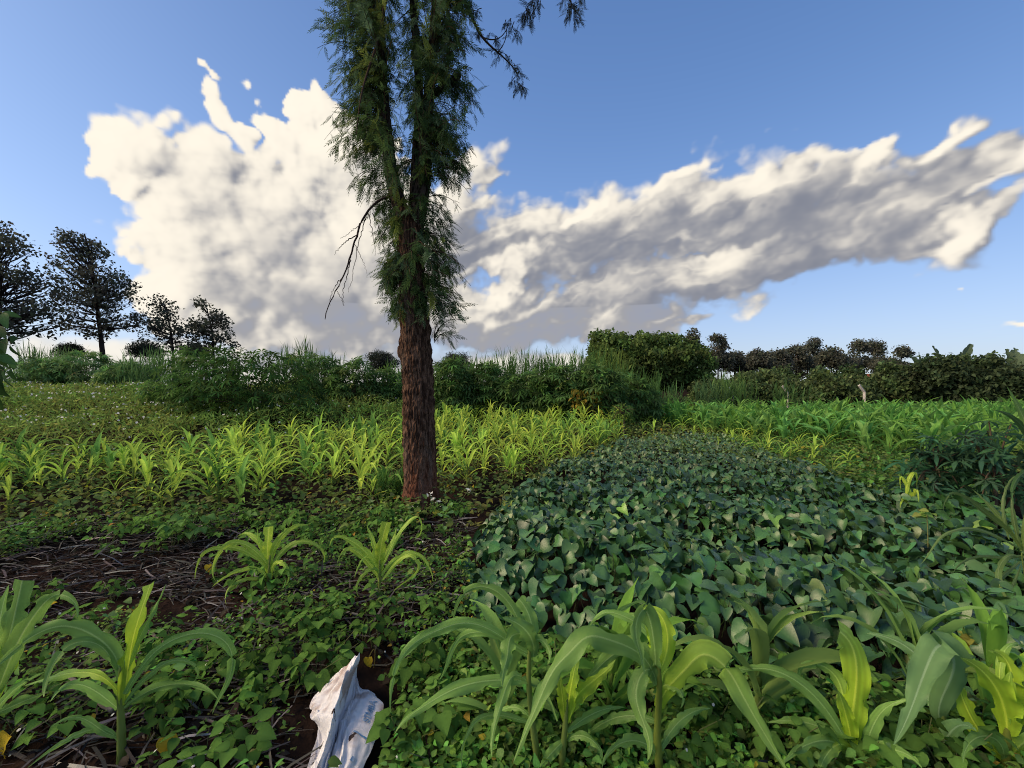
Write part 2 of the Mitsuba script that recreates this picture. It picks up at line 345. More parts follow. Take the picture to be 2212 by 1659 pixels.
# ------------------------------------------------------------------ the ground: one sheet to the horizon
def build_ground():
    r = np.r_[0.25 * (9 / 0.25) ** np.linspace(0, 1, 120), 9 * (1500 / 9.) ** np.linspace(0.03, 1, 50)]
    a = np.linspace(0, 2 * np.pi, 540, endpoint=False)
    x, y = np.outer(r, np.sin(a)), np.outer(r, np.cos(a))
    p = np.stack([x, y, 0 * x], -1)
    z = gz(x, y) + ((mfbm(p * 6, 3, 9) - .5) * .07 + (mfbm(p * 22, 2, 19) - .5) * .025) * sstep(20, 5, np.hypot(x, y))
    V = np.vstack([[[0, 0, float(gz(0., 0.))]], np.stack([x, y, z], -1).reshape(-1, 3)])
    i, j = np.meshgrid(np.arange(len(r) - 1), np.arange(540), indexing='ij'); k = (j + 1) % 540
    b = 1 + i * 540
    q = np.stack([b + j, b + 540 + j, b + 540 + k, b + k], -1).reshape(-1, 4)
    f = np.vstack([q[:, [0, 2, 1]], q[:, [0, 3, 2]], np.c_[np.zeros(540, int), 1 + (np.arange(540) + 1) % 540, 1 + np.arange(540)]])
    f = f[:, ::-1] if np.cross(V[f[0, 1]] - V[f[0, 0]], V[f[0, 2]] - V[f[0, 0]])[2] < 0 else f
    scene['ground'] = mikit.ply((V, f), 'mat_soil', smooth=True)
    labels['ground'] = {'label': 'dark reddish brown soil of the cultivated field', 'kind': 'structure'}


build_ground()

# ------------------------------------------------------------------ the silky oak in the field
TREE_Y = 5.24


def bark_tube(path, rad, sides, rows, flare=0.0, amp=0.012, seed=0, knots=()):
    p = spline(path, rows); r = np.interp(np.linspace(0, 1, rows), np.linspace(0, 1, len(rad)), rad)
    s = np.r_[0, np.cumsum(np.linalg.norm(np.diff(p, axis=0), axis=1))]
    th = np.linspace(0, 2 * np.pi, sides + 1); t = norm(np.gradient(p, axis=0))
    a = norm(np.cross(t, [0, 1.0, 0])); b = np.cross(t, a)
    A, S = np.meshgrid(th, s); Rr = np.repeat(r[:, None], sides + 1, 1)
    q = np.stack([np.cos(A) * Rr * 58, np.sin(A) * Rr * 58, S * 8.0], -1)
    w = mfbm(np.stack([np.cos(A) * Rr * 8, np.sin(A) * Rr * 8, S * 2.4], -1), 3, seed + 9) - .5
    q[..., :2] += w[..., None] * 1.6
    ridge = np.abs(2 * mfbm(q, 3, seed) - 1)
    d = amp * (1.6 * (1 - ridge * 2.2).clip(-.6, 1)) * (-1) + amp * .6
    Rr = Rr + d + .05 * (w) * Rr * 2
    Rr = Rr + flare * np.exp(-S / .16) * (1 + .55 * np.sin(A * 4 + 1.1) + .3 * np.sin(A * 7))
    for (ka, ks, kr, kd) in knots:
        dd = np.minimum(np.abs(A - ka), 2 * np.pi - np.abs(A - ka)) * r.mean()
        Rr = Rr + kd * np.exp(-(dd ** 2 + (S - ks) ** 2) / kr ** 2)
    V = p[:, None] + Rr[..., None] * (np.cos(A)[..., None] * a[:, None] + np.sin(A)[..., None] * b[:, None])
    uv = np.stack([A * r.mean(), S], -1).reshape(-1, 2)
    i, j = np.meshgrid(np.arange(rows - 1), np.arange(sides), indexing='ij'); k = sides + 1
    f = np.stack([i * k + j, i * k + j + 1, (i + 1) * k + j + 1, (i + 1) * k + j], -1).reshape(-1, 4)
    return V.reshape(-1, 3), np.vstack([f[:, [0, 1, 2]], f[:, [0, 2, 3]]]), uv


def silky_oak():
    rng = np.random.default_rng(42); Y = TREE_Y; u = Y / F
    k = thing('silky_oak_tree', 'tall silky oak with reddish brown furrowed trunk and drooping feathery foliage', 'tree')
    P = lambda pts, dy=None: np.array([at(x, y, Y + (0 if dy is None else dy[i])) for i, (x, y) in enumerate(pts)])
    V, f, uv = bark_tube(P([(910, 1112), (909, 1060), (906, 950), (903, 820), (897, 720), (890, 610), (887, 520), (886, 455)]),
                         np.array([35, 34.5, 34, 33, 31.5, 29, 27, 27]) * u, 170, 420, flare=.055, seed=3, knots=((0.0, 2.0, .10, .05), (3.6, 2.25, .10, .02), (4.6, 1.55, .12, .02)))
    scene[k + '__trunk'] = mikit.ply((V, f), 'mat_bark', smooth=True, uv=uv)
    limbs = [([(884, 500), (866, 452), (850, 395), (838, 310), (829, 220), (824, 120), (819, 20), (806, -270)], (18, 13, 10.5, 10, 9, 8), -.05),
             ([(893, 500), (906, 440), (915, 380), (919, 300), (926, 210), (934, 110), (942, 10), (962, -270)], (20, 15, 12, 10.5, 10, 8.5), .02),
             ([(893, 480), (897, 420), (900, 330), (905, 240), (903, 150), (895, 40), (885, -250)], (14, 10, 9, 8, 7), .22),
             ([(926, 215), (950, 195), (975, 178), (992, 161)], (8, 7, 6), .0)]
    paths = []
    for i, (pts, rad, dy) in enumerate(limbs):
        pp = P(pts, [dy * min(1, j / 2.) for j in range(len(pts))])
        V, f, uv = bark_tube(pp, np.array(rad) * u, 36, 130, amp=.007, seed=20 + i)
        scene[numbered(k + '__limb')] = mikit.ply((V, f), 'mat_shaded_limb_bark', smooth=True, uv=uv); paths.append(spline(pp, 80))
    limb_pts = np.vstack(paths[:3] + [spline(P([(893, 700), (888, 600), (886, 470)]), 40)])
    BR = (0.075, 0.052, 0.040)
    # thin bare branches: a long one crossing the crown, and dead drooping ones on the left
    thin = [tube(spline(P([(838, -40), (830, 20), (819, 77), (802, 133), (785, 187), (776, 235), (770, 290)], [-.25, -.3, -.4, -.5, -.55, -.55, -.5]), 40), np.linspace(.022, .005, 40), 6, BR)]
    put(k + '__bare_branch', join(thin), 'mat_matte')
    dead = []
    for pts, r0 in (([(850, 420), (810, 440), (790, 462), (770, 510), (755, 560), (738, 605), (715, 650), (702, 690)], .016), ([(771, 508), (750, 520), (733, 535), (722, 552)], .007), ([(757, 555), (748, 600), (741, 640), (744, 662)], .007),
                    ([(740, 600), (722, 622), (712, 660)], .006), ([(790, 470), (772, 540), (760, 600), (752, 630)], .006), ([(797, 462), (806, 510), (812, 555)], .005), ([(782, 480), (762, 498), (748, 508), (735, 516)], .005),
                    ([(728, 630), (738, 646), (742, 660)], .004), ([(804, 460), (826, 520), (832, 575)], .005), ([(765, 525), (784, 565), (792, 590)], .004)):
        q = spline(P(pts, [-.15 - .1 * j / len(pts) for j in range(len(pts))]), 26)
        q += rng.normal(0, .005, q.shape); dead.append(tube(q, np.linspace(r0, r0 * .3, 26), 5, (.05, .036, .032)))
    put(k + '__dead_branch', join(dead), 'mat_matte', label='bare dead branch hanging on the left side of the trunk')
    # side branch at the upper right with tufts, and two hanging tips from above the frame
    side = [tube(spline(P(q, [.1] * len(q)), 30), np.linspace(r0, .004, 30), 6, BR) for q, r0 in
            (([(940, -40), (985, -20), (1015, 27), (1042, 80), (1075, 113), (1122, 170)], .028), ([(1042, 80), (1070, 85), (1100, 50)], .008), ([(1075, 113), (1085, 100), (1095, 60)], .007),
             ([(945, -90), (1040, -120), (1120, -90), (1160, -40), (1150, 30)], .022), ([(1120, -90), (1190, -80), (1225, -30), (1234, 35)], .014), ([(1190, -80), (1235, -50), (1262, -6)], .008))]
    put(k + '__branch', join(side), 'mat_matte')
    tmpl = [feather(rng) for _ in range(6)]
    env = np.array([(-280, 690, 1060), (-140, 690, 1055), (0, 683, 1042), (60, 675, 1036), (130, 692, 1030), (160, 708, 1045), (240, 718, 1045), (280, 700, 1034), (330, 720, 1030), (400, 752, 1012), (460, 780, 1000), (520, 800, 1008), (580, 815, 1022), (640, 820, 1010), (690, 848, 990)], float)
    tw, leaves = [], [[] for _ in tmpl]

    def twig(a, b, nl, size, tint, droop=.12):
        m = (a + b) / 2 + [0, 0, droop]; q = spline([a, m, b], 9)
        tw.append(tube(q, np.linspace(.006, .002, 9), 4, BR))
        d = norm(b - a)
        for j in range(nl):
            t = .25 + .75 * (j + rng.uniform(0, .8)) / nl; c = q[min(8, int(t * 8))]
            v = d * .5 + rng.normal(0, .55, 3) + [0, 0, -.45]
            leaves[rng.integers(6)].append((c, v, rng.normal(0, .6, 3) + [0, -.2, 1], size * rng.uniform(.7, 1.25), tint * rng.uniform(.65, 1.35)))

    for i in range(2050):
        py = rng.uniform(-270, 690); L, Rr = np.interp(py, env[:, 0], env[:, 1]), np.interp(py, env[:, 0], env[:, 2])
        c, hw = (L + Rr) / 2, (Rr - L) / 2
        if 390 < py < 560 and rng.random() < .5: continue
        e = rng.uniform(-1, 1); e = math.copysign(abs(e) ** .75, e); dy = rng.normal(0, .55) * hw * u * math.sqrt(max(1 - e * e, .15))
        lump = mnoise(np.array([c / 40 + e * 3.6, py / 34, dy * 3.]), 77)
        if lump < np.interp(py, [0, 200, 420, 690], [.42, .45, .50, .50]): continue
        px = c + e * hw * rng.uniform(.80, 1.08)
        b = at(px, py + 12, Y + dy)
        lp = limb_pts[np.argmin(((limb_pts - b - [0, 0, .15]) ** 2 * [1, 1, .6]).sum(1) + .02 * rng.random(len(limb_pts)))]
        if lp[2] > b[2] + 1.2 or py > 560: lp = at(893 + (14 if px > 893 else -14), py - 25, Y + .04 * np.sign(dy))
        fresh = rng.random()
        tint = np.array((.062, .112, .040)) if fresh < .62 else np.array((.095, .155, .085)) if fresh < .86 else np.array((.15, .20, .05))
        twig(lp, b, rng.integers(7, 12), rng.uniform(.12, .205), tint)
    for (px, py) in ((965, 700), (985, 715), (1000, 690), (960, 735), (975, 755), (950, 720), (990, 740)):
        twig(at(938, 735 + rng.uniform(-8, 8), Y), at(px, py, Y + rng.normal(0, .1)), 6, .13, np.array((.11, .16, .08)))
    for (px, py, n) in ((1030, 35, 8), (1040, 70, 7), (1065, 88, 9), (1100, 55, 8), (1108, 75, 7), (1085, 125, 9), (1105, 140, 9), (1120, 165, 9), (1128, 190, 8), (1112, 180, 8), (1145, 20, 12), (1152, 38, 12), (1138, 32, 8), (1162, 5, 12),
                        (1222, 5, 11), (1234, 25, 12), (1238, 42, 10), (1225, 30, 9), (1260, -5, 8)):
        for _ in range(4):
            c = at(px + rng.normal(0, 6), py - 10 + rng.normal(0, 5), Y + .1 + rng.normal(0, .05))
            twig(c, c + np.array([rng.normal(0, .05), rng.normal(0, .05), -.05 - .04 * rng.random()]), n // 2 + 1, .10, np.array((.055, .062, .045)), .02)
    parts = []
    for tm, lv in zip(tmpl, leaves):
        pos, v, up, sz, col = (np.array(z) for z in zip(*lv))
        parts.append(scatter(tm, pos, frames(v, up), sz, col))
    put(k + '__foliage', join(parts), kind='stuff'); put(k + '__twigs', join(tw), 'mat_matte', kind='stuff')


silky_oak()


# ------------------------------------------------------------------ trees and bushes, built from their outlines at their distances
def clumped(rng, poly, n, y, depth, thr=.0, freq=1.0, seed=0, top=0.0):
    """Points through a crown whose outline, seen from the field, is poly; the crown is as deep as it is wide."""
    lo, hi = poly.min(0), poly.max(0); out = []
    m = n * 16
    x, z = rng.uniform(lo[0], hi[0], m), rng.uniform(lo[1], hi[1], m); k = inside(poly, x, z); x, z = x[k], z[k]
    e = edge_dist(poly, x, z); e = e / e.max()
    dy = rng.uniform(-1, 1, len(x)) * depth * np.sqrt(np.clip(e * 1.3 + .08, 0, 1))
    p = np.c_[x, y + dy, z]
    g = mnoise(p * freq, seed) + top * (z - lo[1]) / (hi[1] - lo[1])
    return p[g > np.quantile(g, min(max((thr - .22) / .56, 0), .8))][:n]


def to_xz(poly, y): return np.array([at(px, py, y)[[0, 2]] for px, py in poly])


def outline_tree(name, label, y, trunk, poly, ntips, per, leaf, spread, col, r0=.16, thr=.38, freq=.9, cat='tree', group=None, tm=SPIKE, seed=1, depth=None, branch=True, barkc=(.045, .038, .034), rise=.9, vv=.28, top=.0):
    rng = np.random.default_rng(seed)
    k = thing(name, label, cat, group)
    pl = to_xz(poly, y); w = (pl[:, 0].max() - pl[:, 0].min()) / 2
    tips = clumped(rng, pl, ntips, y, depth or w * .8, thr, freq, seed, top)
    tp = np.array([at(px, py, y) for px, py in trunk]); tp[0, 2] = min(tp[0, 2], float(gz(tp[0, 0], y)) - .05)
    tr = spline(tp, 24)
    put(k + '__trunk', tube(tr, np.linspace(r0, r0 * .25, 24), 8, barkc), 'mat_matte')
    if branch:
        br = []
        for q in tips[rng.random(len(tips)) < branch]:
            want = q[2] - rise * np.hypot(*(q[:2] - tr[:, :2].mean(0))) * min(1, max(.1, (q[2] - pl[:, 1].min()) / np.ptp(pl[:, 1]) + .12))
            s = tr[np.argmin(np.abs(tr[:, 2] - max(want, tr[2, 2])))]
            m = (s + q) / 2 + [0, 0, -.06 * np.linalg.norm(q - s)] + rng.normal(0, .05, 3)
            br.append(tube(spline([s, m, q], 7), np.linspace(r0 * .15, r0 * .05, 7), 4, barkc))
        put(k + '__branches', join(br), 'mat_matte', kind='stuff')
    N = len(tips) * per
    pos = np.repeat(tips, per, 0) + norm(rng.normal(0, 1, (N, 3))) * (spread * 1.7 * rng.random((N, 1)) ** .45) * [1, 1, .75]
    v = rng.normal(0, 1, (N, 3)) + [0, 0, -.35]
    c = jit(rng, len(tips), col, vv * .7, .06).repeat(per, 0) * (1 + vv * .6 * rng.standard_normal((N, 1)))
    put(k + '__crown', scatter(tm, pos, frames(v, rng.normal(0, .7, (N, 3)) + [0, 0, 1]), leaf * rng.uniform(.6, 1.3, N), np.clip(c, .004, .6)), kind='stuff')
    return k


DK = (.050, .062, .042)
outline_tree('windbreak_tree', 'broad dark open-crowned tree cut by the left edge of the photo', 34, [(-30, 800), (-5, 700), (-2, 600), (-15, 480)],
             [(-140, 480), (-20, 470), (0, 484), (12, 500), (40, 505), (52, 535), (95, 548), (97, 580), (112, 612), (142, 635), (150, 690), (120, 690), (105, 715), (60, 735), (-30, 735), (-140, 720)], 620, 9, .26, .40, (.075, .085, .062), r0=.30, thr=.52, freq=.8, tm=OVATE, seed=11, branch=.8)  # leaf colours of this row greyed and lightened to paint in backlit haze
outline_tree('windbreak_tree', 'tall slim-topped tree with bare lower trunk and see-through crown', 40, [(224, 800), (218, 730), (212, 680), (205, 620), (196, 560), (182, 505)],
             [(150, 512), (165, 498), (190, 508), (215, 540), (237, 550), (250, 585), (268, 600), (285, 610), (298, 640), (290, 660), (288, 700), (255, 715), (245, 738), (200, 728), (165, 715), (140, 700), (160, 660), (130, 640), (128, 580)], 560, 8, .25, .36, (.085, .092, .070), r0=.24, thr=.52, freq=.8, tm=OVATE, seed=12, branch=.8)
outline_tree('windbreak_tree', 'low twiggy tree between the tall tree and the leaning one', 42, [(375, 800), (372, 740), (366, 700), (352, 650)],
             [(296, 700), (310, 670), (340, 665), (352, 638), (372, 650), (392, 655), (410, 680), (425, 690), (430, 755), (300, 755)], 230, 8, .24, .36, (.075, .085, .062), r0=.16, thr=.50, freq=.85, tm=OVATE, seed=13, branch=.9)
outline_tree('windbreak_tree', 'small tree leaning right at the end of the row', 42, [(462, 800), (460, 740), (455, 700), (442, 655)],
             [(418, 690), (432, 650), (445, 645), (462, 660), (482, 690), (495, 710), (512, 728), (515, 755), (420, 760)], 210, 8, .24, .36, (.075, .085, .062), r0=.16, thr=.50, freq=.85, tm=OVATE, seed=14, branch=.9)
for i, (a, b, t, lab) in enumerate(((286, 345, 738, 'dark round bush under the low twiggy tree'), (128, 172, 742, 'faint small bush on the skyline left of the bare trunk'), (395, 445, 748, 'dark low bush under the leaning tree'))):
    outline_tree('skyline_bush', lab, 38, [((a + b) / 2, 790), ((a + b) / 2, t + 10)], [(a, 765), (a + 5, t + 10), ((a + b) / 2, t), (b - 5, t + 10), (b, 765)], 90, 40, .24, .3, DK, r0=.08, thr=.2, seed=30 + i, cat='bush', branch=.2)
outline_tree('acacia_tree', 'far flat-topped tree showing above the shrubs left of the big trunk', 70, [(826, 815), (826, 780), (824, 772)], [(792, 782), (800, 768), (818, 763), (840, 768), (860, 784), (850, 795), (800, 795)], 130, 40, .42, .55, (.05, .06, .045), r0=.2, thr=.3, freq=.4, seed=15, branch=.4)
outline_tree('acacia_tree', 'far bush-like tree just right of the big trunk', 60, [(985, 815), (985, 770)], [(950, 800), (955, 775), (985, 763), (1005, 768), (1020, 800)], 120, 40, .36, .5, (.05, .06, .045), r0=.2, thr=.3, freq=.4, seed=16, branch=.4)
outline_tree('mango_tree', 'big dense round-crowned mango tree behind the tall grass', 27, [(1405, 900), (1402, 830), (1404, 790), (1400, 750)],
             [(1268, 800), (1280, 765), (1284, 735), (1280, 724), (1300, 718), (1330, 726), (1350, 724), (1375, 727), (1400, 722), (1425, 727), (1452, 727), (1480, 738), (1498, 748), (1515, 762), (1528, 790), (1527, 815), (1510, 832), (1450, 836), (1400, 838), (1340, 826), (1300, 820)], 900, 34, .20, .24, (.100, .155, .048), r0=.2, thr=.33, freq=1.3, seed=17, tm=OVATE, branch=.12, vv=.35, barkc=(.12, .10, .08))
EUC = [((1484, 1508, 722), (1470, 770), 'dark tuft-headed tree rising behind the right of the mango tree'), ((1528, 1574, 727), (1520, 805), 'tall narrow airy tree first to the right of the mango tree'), ((1568, 1606, 766), 0, 'low dark tree next to the narrow airy one'),
       ((1600, 1628, 764), 0, 'slight thin-crowned tree between two dark crowns'), ((1622, 1666, 757), 0, 'broad domed tree near the middle of the far row'), ((1660, 1702, 758), 0, 'rounded dark tree with gaps under its crown'),
       ((1694, 1746, 752), 0, 'widest dark tree of the far row'), ((1740, 1780, 744), 0, 'airy tree with a light spreading top above the widest one'), ((1776, 1816, 755), 0, 'ball-headed dark tree before the gap in the far row'),
       ((1822, 1850, 775), 0, 'short bushy tree left of the tall pair'), ((1838, 1876, 743), 0, 'thin left tree of the tall pair above the red roof'), ((1868, 1912, 734), 0, 'tallest right tree of the pair above the red roof'), ((1926, 1966, 757), 0, 'small pointed tree between the tall pair and the banana plants')]
EUC += [((1536, 1580, 770), 0, 'low leafy tree under the tall narrow airy one'), ((1642, 1684, 772), 0, 'lower tree filling in behind the broad domed tree'), ((1720, 1768, 770), 0, 'lower tree filling in beside the widest one'), ((1806, 1840, 784), 0, 'low round bush-like tree right of the ball-headed one'), ((1890, 1936, 778), 0, 'low tree just right of the tall pair'), ((1590, 1630, 782), 0, 'low dark tree in front of the slight thin-crowned one')]
for i, ((a, b, t), alt, lab) in enumerate(EUC):
    c, w = (a + b) / 2, (b - a) / 2; dense = i in (0, 2, 4, 5, 6, 8) or i > 12
    rr = np.random.default_rng(400 + i); tall = i in (0, 1, 7, 10, 11, 12); w *= 1.05 if tall else 1.25; lo = rr.uniform(796, 814)
    t = t - (9 if tall else 2) + (i * 5) % 7 - 3; hh = 800 - t
    lobes = [(c + w * u * rr.uniform(.8, 1.15), lo - (lo - t) * v * rr.uniform(.92, 1.04)) for u, v in ((-.55, .0), (-.95, .22), (-.80, .45), (-.98, .58), (-.75, .80), (-.48, .96), (.05, 1.03), (.45, .94), (.70, .76), (.92, .60), (.74, .40), (1.0, .22), (.5, .0))]
    outline_tree('far_tree', lab, 62 + 3 * (i % 4), [(c, 850), (c, 800), (c + (-1) ** i, t + 8)], lobes, 260 if dense else 170, 13, .30, .46, (.105, .115, .085), r0=.16, thr=.47 if dense else .56, freq=.8, tm=OVATE, seed=50 + i, branch=.5, top=.26, group='row of far trees on the right skyline')  # crown colour lightened, distance haze put into the leaves
# cottage roof among the trees
hk = thing('cottage', 'small house with a red roof glimpsed under the tall pair of far trees', 'house')
x0, y0, z0 = at(1862, 829, 52)[0], 52., -.35
bx = trimesh.creation.box((4.2, 4, 2.2), transform=trimesh.transformations.translation_matrix([x0, y0, z0 + 1.1]))
put(hk + '__wall', (np.array(bx.vertices), np.array(bx.faces), np.array((.42, .38, .32))), 'mat_matte', smooth=False)
rv = np.array([(-2.6, -2.5, 2.15), (2.6, -2.5, 2.15), (2.6, 2.5, 2.15), (-2.6, 2.5, 2.15), (-1.3, 0, 3.05), (1.3, 0, 3.05)]) + [x0, y0, z0]
scene[hk + '__roof'] = mikit.ply((rv, np.array([(0, 1, 5), (0, 5, 4), (1, 2, 5), (2, 3, 4), (2, 4, 5), (3, 0, 4), (0, 3, 2), (0, 2, 1)])), 'mat_roof')

PALM = [palmate(5, .13), palmate(6, .12), palmate(7, .11)]


def cassava(label, px, top, bot, hw, y, n=300, col=(.095, .175, .050), size=.25, seed=1, lean=0.0, name='cassava_bush', group=None, thr=.22, stem_from=None):
    rng = np.random.default_rng(seed); k = thing(name, label, 'cassava bush', group)
    g = np.linspace(0, np.pi, 9); jx = rng.uniform(.85, 1.1, 9)
    arc = [(px + hw * math.cos(a) * j, bot - (bot - top) * (math.sin(a) ** .6) * min(j, 1.03)) for a, j in zip(g, jx)]
    pl = to_xz(arc + [(px - hw * .5, bot + 4), (px + hw * .5, bot + 4)], y)
    tips = clumped(rng, pl, n, y, hw / F * y * .8, thr, 2.0, seed)
    cx = at(px, bot, y)[0]; base = np.array([cx + lean, y, float(gz(cx + lean, y))]) if stem_from is None else stem_from
    hub = np.array([cx, y, tips[:, 2].min() + .15]); st = []
    if stem_from is not None or hub[2] > base[2] + .25:
        st.append(tube(spline([base, (base + hub) / 2 + [0, 0, -.02], hub], 10), np.linspace(.03, .02, 10), 7, (.13, .105, .075)))
    for q in tips[::max(1, len(tips) // 26)]: st.append(tube(spline([base if hub[2] <= base[2] + .25 else hub, (hub + q) / 2 + [0, 0, .1], q], 8), np.linspace(.016, .006, 8), 5, (.10, .075, .05)))
    put(k + '__stems', join(st), 'mat_matte', kind='stuff')
    parts, N = [], len(tips); mid = tips.mean(0)
    out = norm((tips - mid) * [1, 1, .35] + rng.normal(0, .35, (N, 3))); wh = rng.integers(0, 3, N)
    c = jit(rng, N, col, .3, .1) * (0.75 + .6 * sstep(pl[:, 1].min(), pl[:, 1].max(), tips[:, 2]))[:, None] ** 0
    for i in range(3):
        s = wh == i; v = out[s] + [0, 0, -.35]
        parts.append(scatter(PALM[i], tips[s], frames(v, rng.normal(0, .35, (s.sum(), 3)) + [0, 0, 1]), size * rng.uniform(.65, 1.25, s.sum()), c[s]))
    put(k + '__leaves', join(parts), kind='stuff')
    return k


sb = on(566, 916)
cassava('large spreading cassava bush on a slanting bare stem left of the tree', 540, 750, 886, 150, 12.4, 820, seed=101, col=(.060, .122, .034), stem_from=np.array([at(572, 920, 11.8)[0], 11.8, float(gz(at(572, 920, 11.8)[0], 11.8))]))
cassava('cassava bush at the near side of the white flowering weeds', 425, 756, 882, 100, 13.2, 520, seed=102, col=(.072, .145, .040))
for i, (lab, px, top, bot, hw, y, n) in enumerate((
        ('dark dense cassava bush below the tall grass blades on the left', 690, 762, 880, 58, 15, 330), ('rounded cassava bush half way to the big trunk from the left', 765, 776, 875, 55, 14.6, 300), ('cassava bush just left of the big trunk', 835, 786, 872, 48, 15.2, 260),
        ('cassava bush just right of the big trunk', 975, 772, 886, 52, 14, 340), ('cassava bush second to the right of the big trunk', 1050, 785, 884, 56, 14.3, 320), ('broad dark cassava bush in front of the tallest grass tops', 1130, 792, 886, 62, 14, 340),
        ('cassava bush with thin bare stems showing at its foot', 1205, 790, 884, 55, 13.6, 320), ('dark cassava bush with yellowed leaves at its foot', 1285, 782, 892, 70, 13.4, 420), ('last cassava bush of the row before the mango tree', 1362, 806, 896, 58, 14.2, 300),
        ('grey green cassava bush on the far left skyline', 85, 768, 832, 62, 19, 260), ('wide cassava bush under the tall slim-topped tree', 185, 758, 832, 66, 19.5, 300), ('low cassava bush in front of the tall grass on the left', 270, 782, 832, 55, 18, 240))):
    cassava(lab, px, top, bot + 6, hw, y, int(n * (1.7 if i < 9 else 2.6)), seed=110 + i, col=(.092, .170, .052) if i < 9 else (.13, .23, .08))
cassava('small cassava shoot with a few upright leaves by the far maize', 1348, 868, 905, 26, 11.5, 60, seed=131, col=(.09, .17, .04), size=.16)
cassava('cassava plant with wide dark leaves standing among the tall maize on the right', 2020, 945, 1062, 62, 4.9, 80, seed=132, size=.19, col=(.060, .135, .070), thr=0.)
cassava('cassava plant at the right edge beside the tall maize', 2150, 905, 1075, 75, 4.6, 95, seed=133, size=.19, col=(.060, .135, .070), thr=0.)
# yellowed leaves under the dark bush
yk = thing('yellowed_shrub', 'small shrub of yellowing leaves under the dark cassava bush', 'bush'); rng = np.random.default_rng(8)
pt = np.array([at(px, py, 13.0 + rng.uniform(-.4, .1)) for px, py in zip(rng.uniform(1235, 1300, 160), rng.uniform(842, 890, 160))])
put(yk + '__leaves', scatter(OVATE, pt, frames(rng.normal(0, 1, (160, 3)) + [0, 0, -.4], rng.normal(0, .6, (160, 3)) + [0, 0, 1]), .14 * rng.uniform(.6, 1.2, 160), jit(rng, 160, (.22, .17, .03), .25)), kind='stuff')
put(yk + '__stems', join([tube(spline([[pt[i, 0], 13.0, float(gz(pt[i, 0], 13.))], pt[i]], 5), .006, 4, (.12, .1, .07)) for i in range(0, 160, 16)]), 'mat_matte', kind='stuff')


# ------------------------------------------------------------------ napier grass
def blade(rng, base, az, L, w, a0, a1, n=9, col=(.07, .15, .035), us=(-1, 0, 1), fold=.35, wave=0.0, tipc=1.15, sway=0.0):
    t = np.linspace(0, 1, n); ang = np.radians(a0 + (a1 - a0) * t ** 1.6); h = np.array([math.sin(az), math.cos(az), 0]); s0 = np.array([h[1], -h[0], 0])
    st = (np.sin(ang)[:, None] * h + np.cos(ang)[:, None] * [0, 0, 1] + sway * t[:, None] * s0) * L / (n - 1)
    p = base + np.vstack([[0, 0, 0], np.cumsum(st[:-1], 0)])
    wd = w * np.clip(np.sin(np.pi * np.clip(t * .80 + .16, 0, 1)) ** .8, .03, 1) * np.minimum(1, (1 - t) * 3.2 + .04)
    tw = rng.normal(0, .5); side = s0[None] + h[None] * (tw * t)[:, None] + np.array([0, 0, 1.]) * (rng.normal(0, .25) * t)[:, None]
    wv = None if not wave else wave * w * rng.normal(0, 1, (n, 1)) * np.where(np.array(us) < 0, -1, 1)[None] + wave * w * rng.normal(0, .6, (n, len(us)))
    c = np.asarray(col)[None] * (1 + (tipc - 1) * t[:, None])
    return ribbon(p, side, wd, fold, us, wv, c)


def napier(label, x, y, h, r, n, seed, col=(.095, .185, .050), name='napier_grass_clump', w=.014, group=None):
    rng = np.random.default_rng(seed); k = thing(name, label, 'grass clump', group); parts, st = [], []
    for i in range(n):
        a, q = rng.uniform(0, 2 * np.pi), r * math.sqrt(rng.random()); b = np.array([x + q * math.sin(a), y + q * math.cos(a), 0]); b[2] = gz(b[0], b[1])
        hh = h * rng.uniform(.55, .80); top = b + [rng.normal(0, .06) * hh + .1 * math.sin(a), rng.normal(0, .06) * hh, hh]
        st.append(tube([b, (b + top) / 2, top], (.008, .007, .004), 4, np.array(col) * .8)); cc = np.array(col) * rng.uniform(.75, 1.3)
        for j in range(9):
            f = .25 + .75 * (j + rng.random()) / 9
            parts.append(blade(rng, b + (top - b) * f, rng.uniform(0, 2 * np.pi), h * rng.uniform(.25, .40), w * rng.uniform(.7, 1.3), rng.uniform(2, 22), rng.uniform(35, 125) if f < .85 else rng.uniform(10, 60), 7, cc * rng.uniform(.85, 1.2)))
    put(k + '__blades', join(parts), kind='stuff'); put(k + '__stalks', join(st), 'mat_matte', kind='stuff')


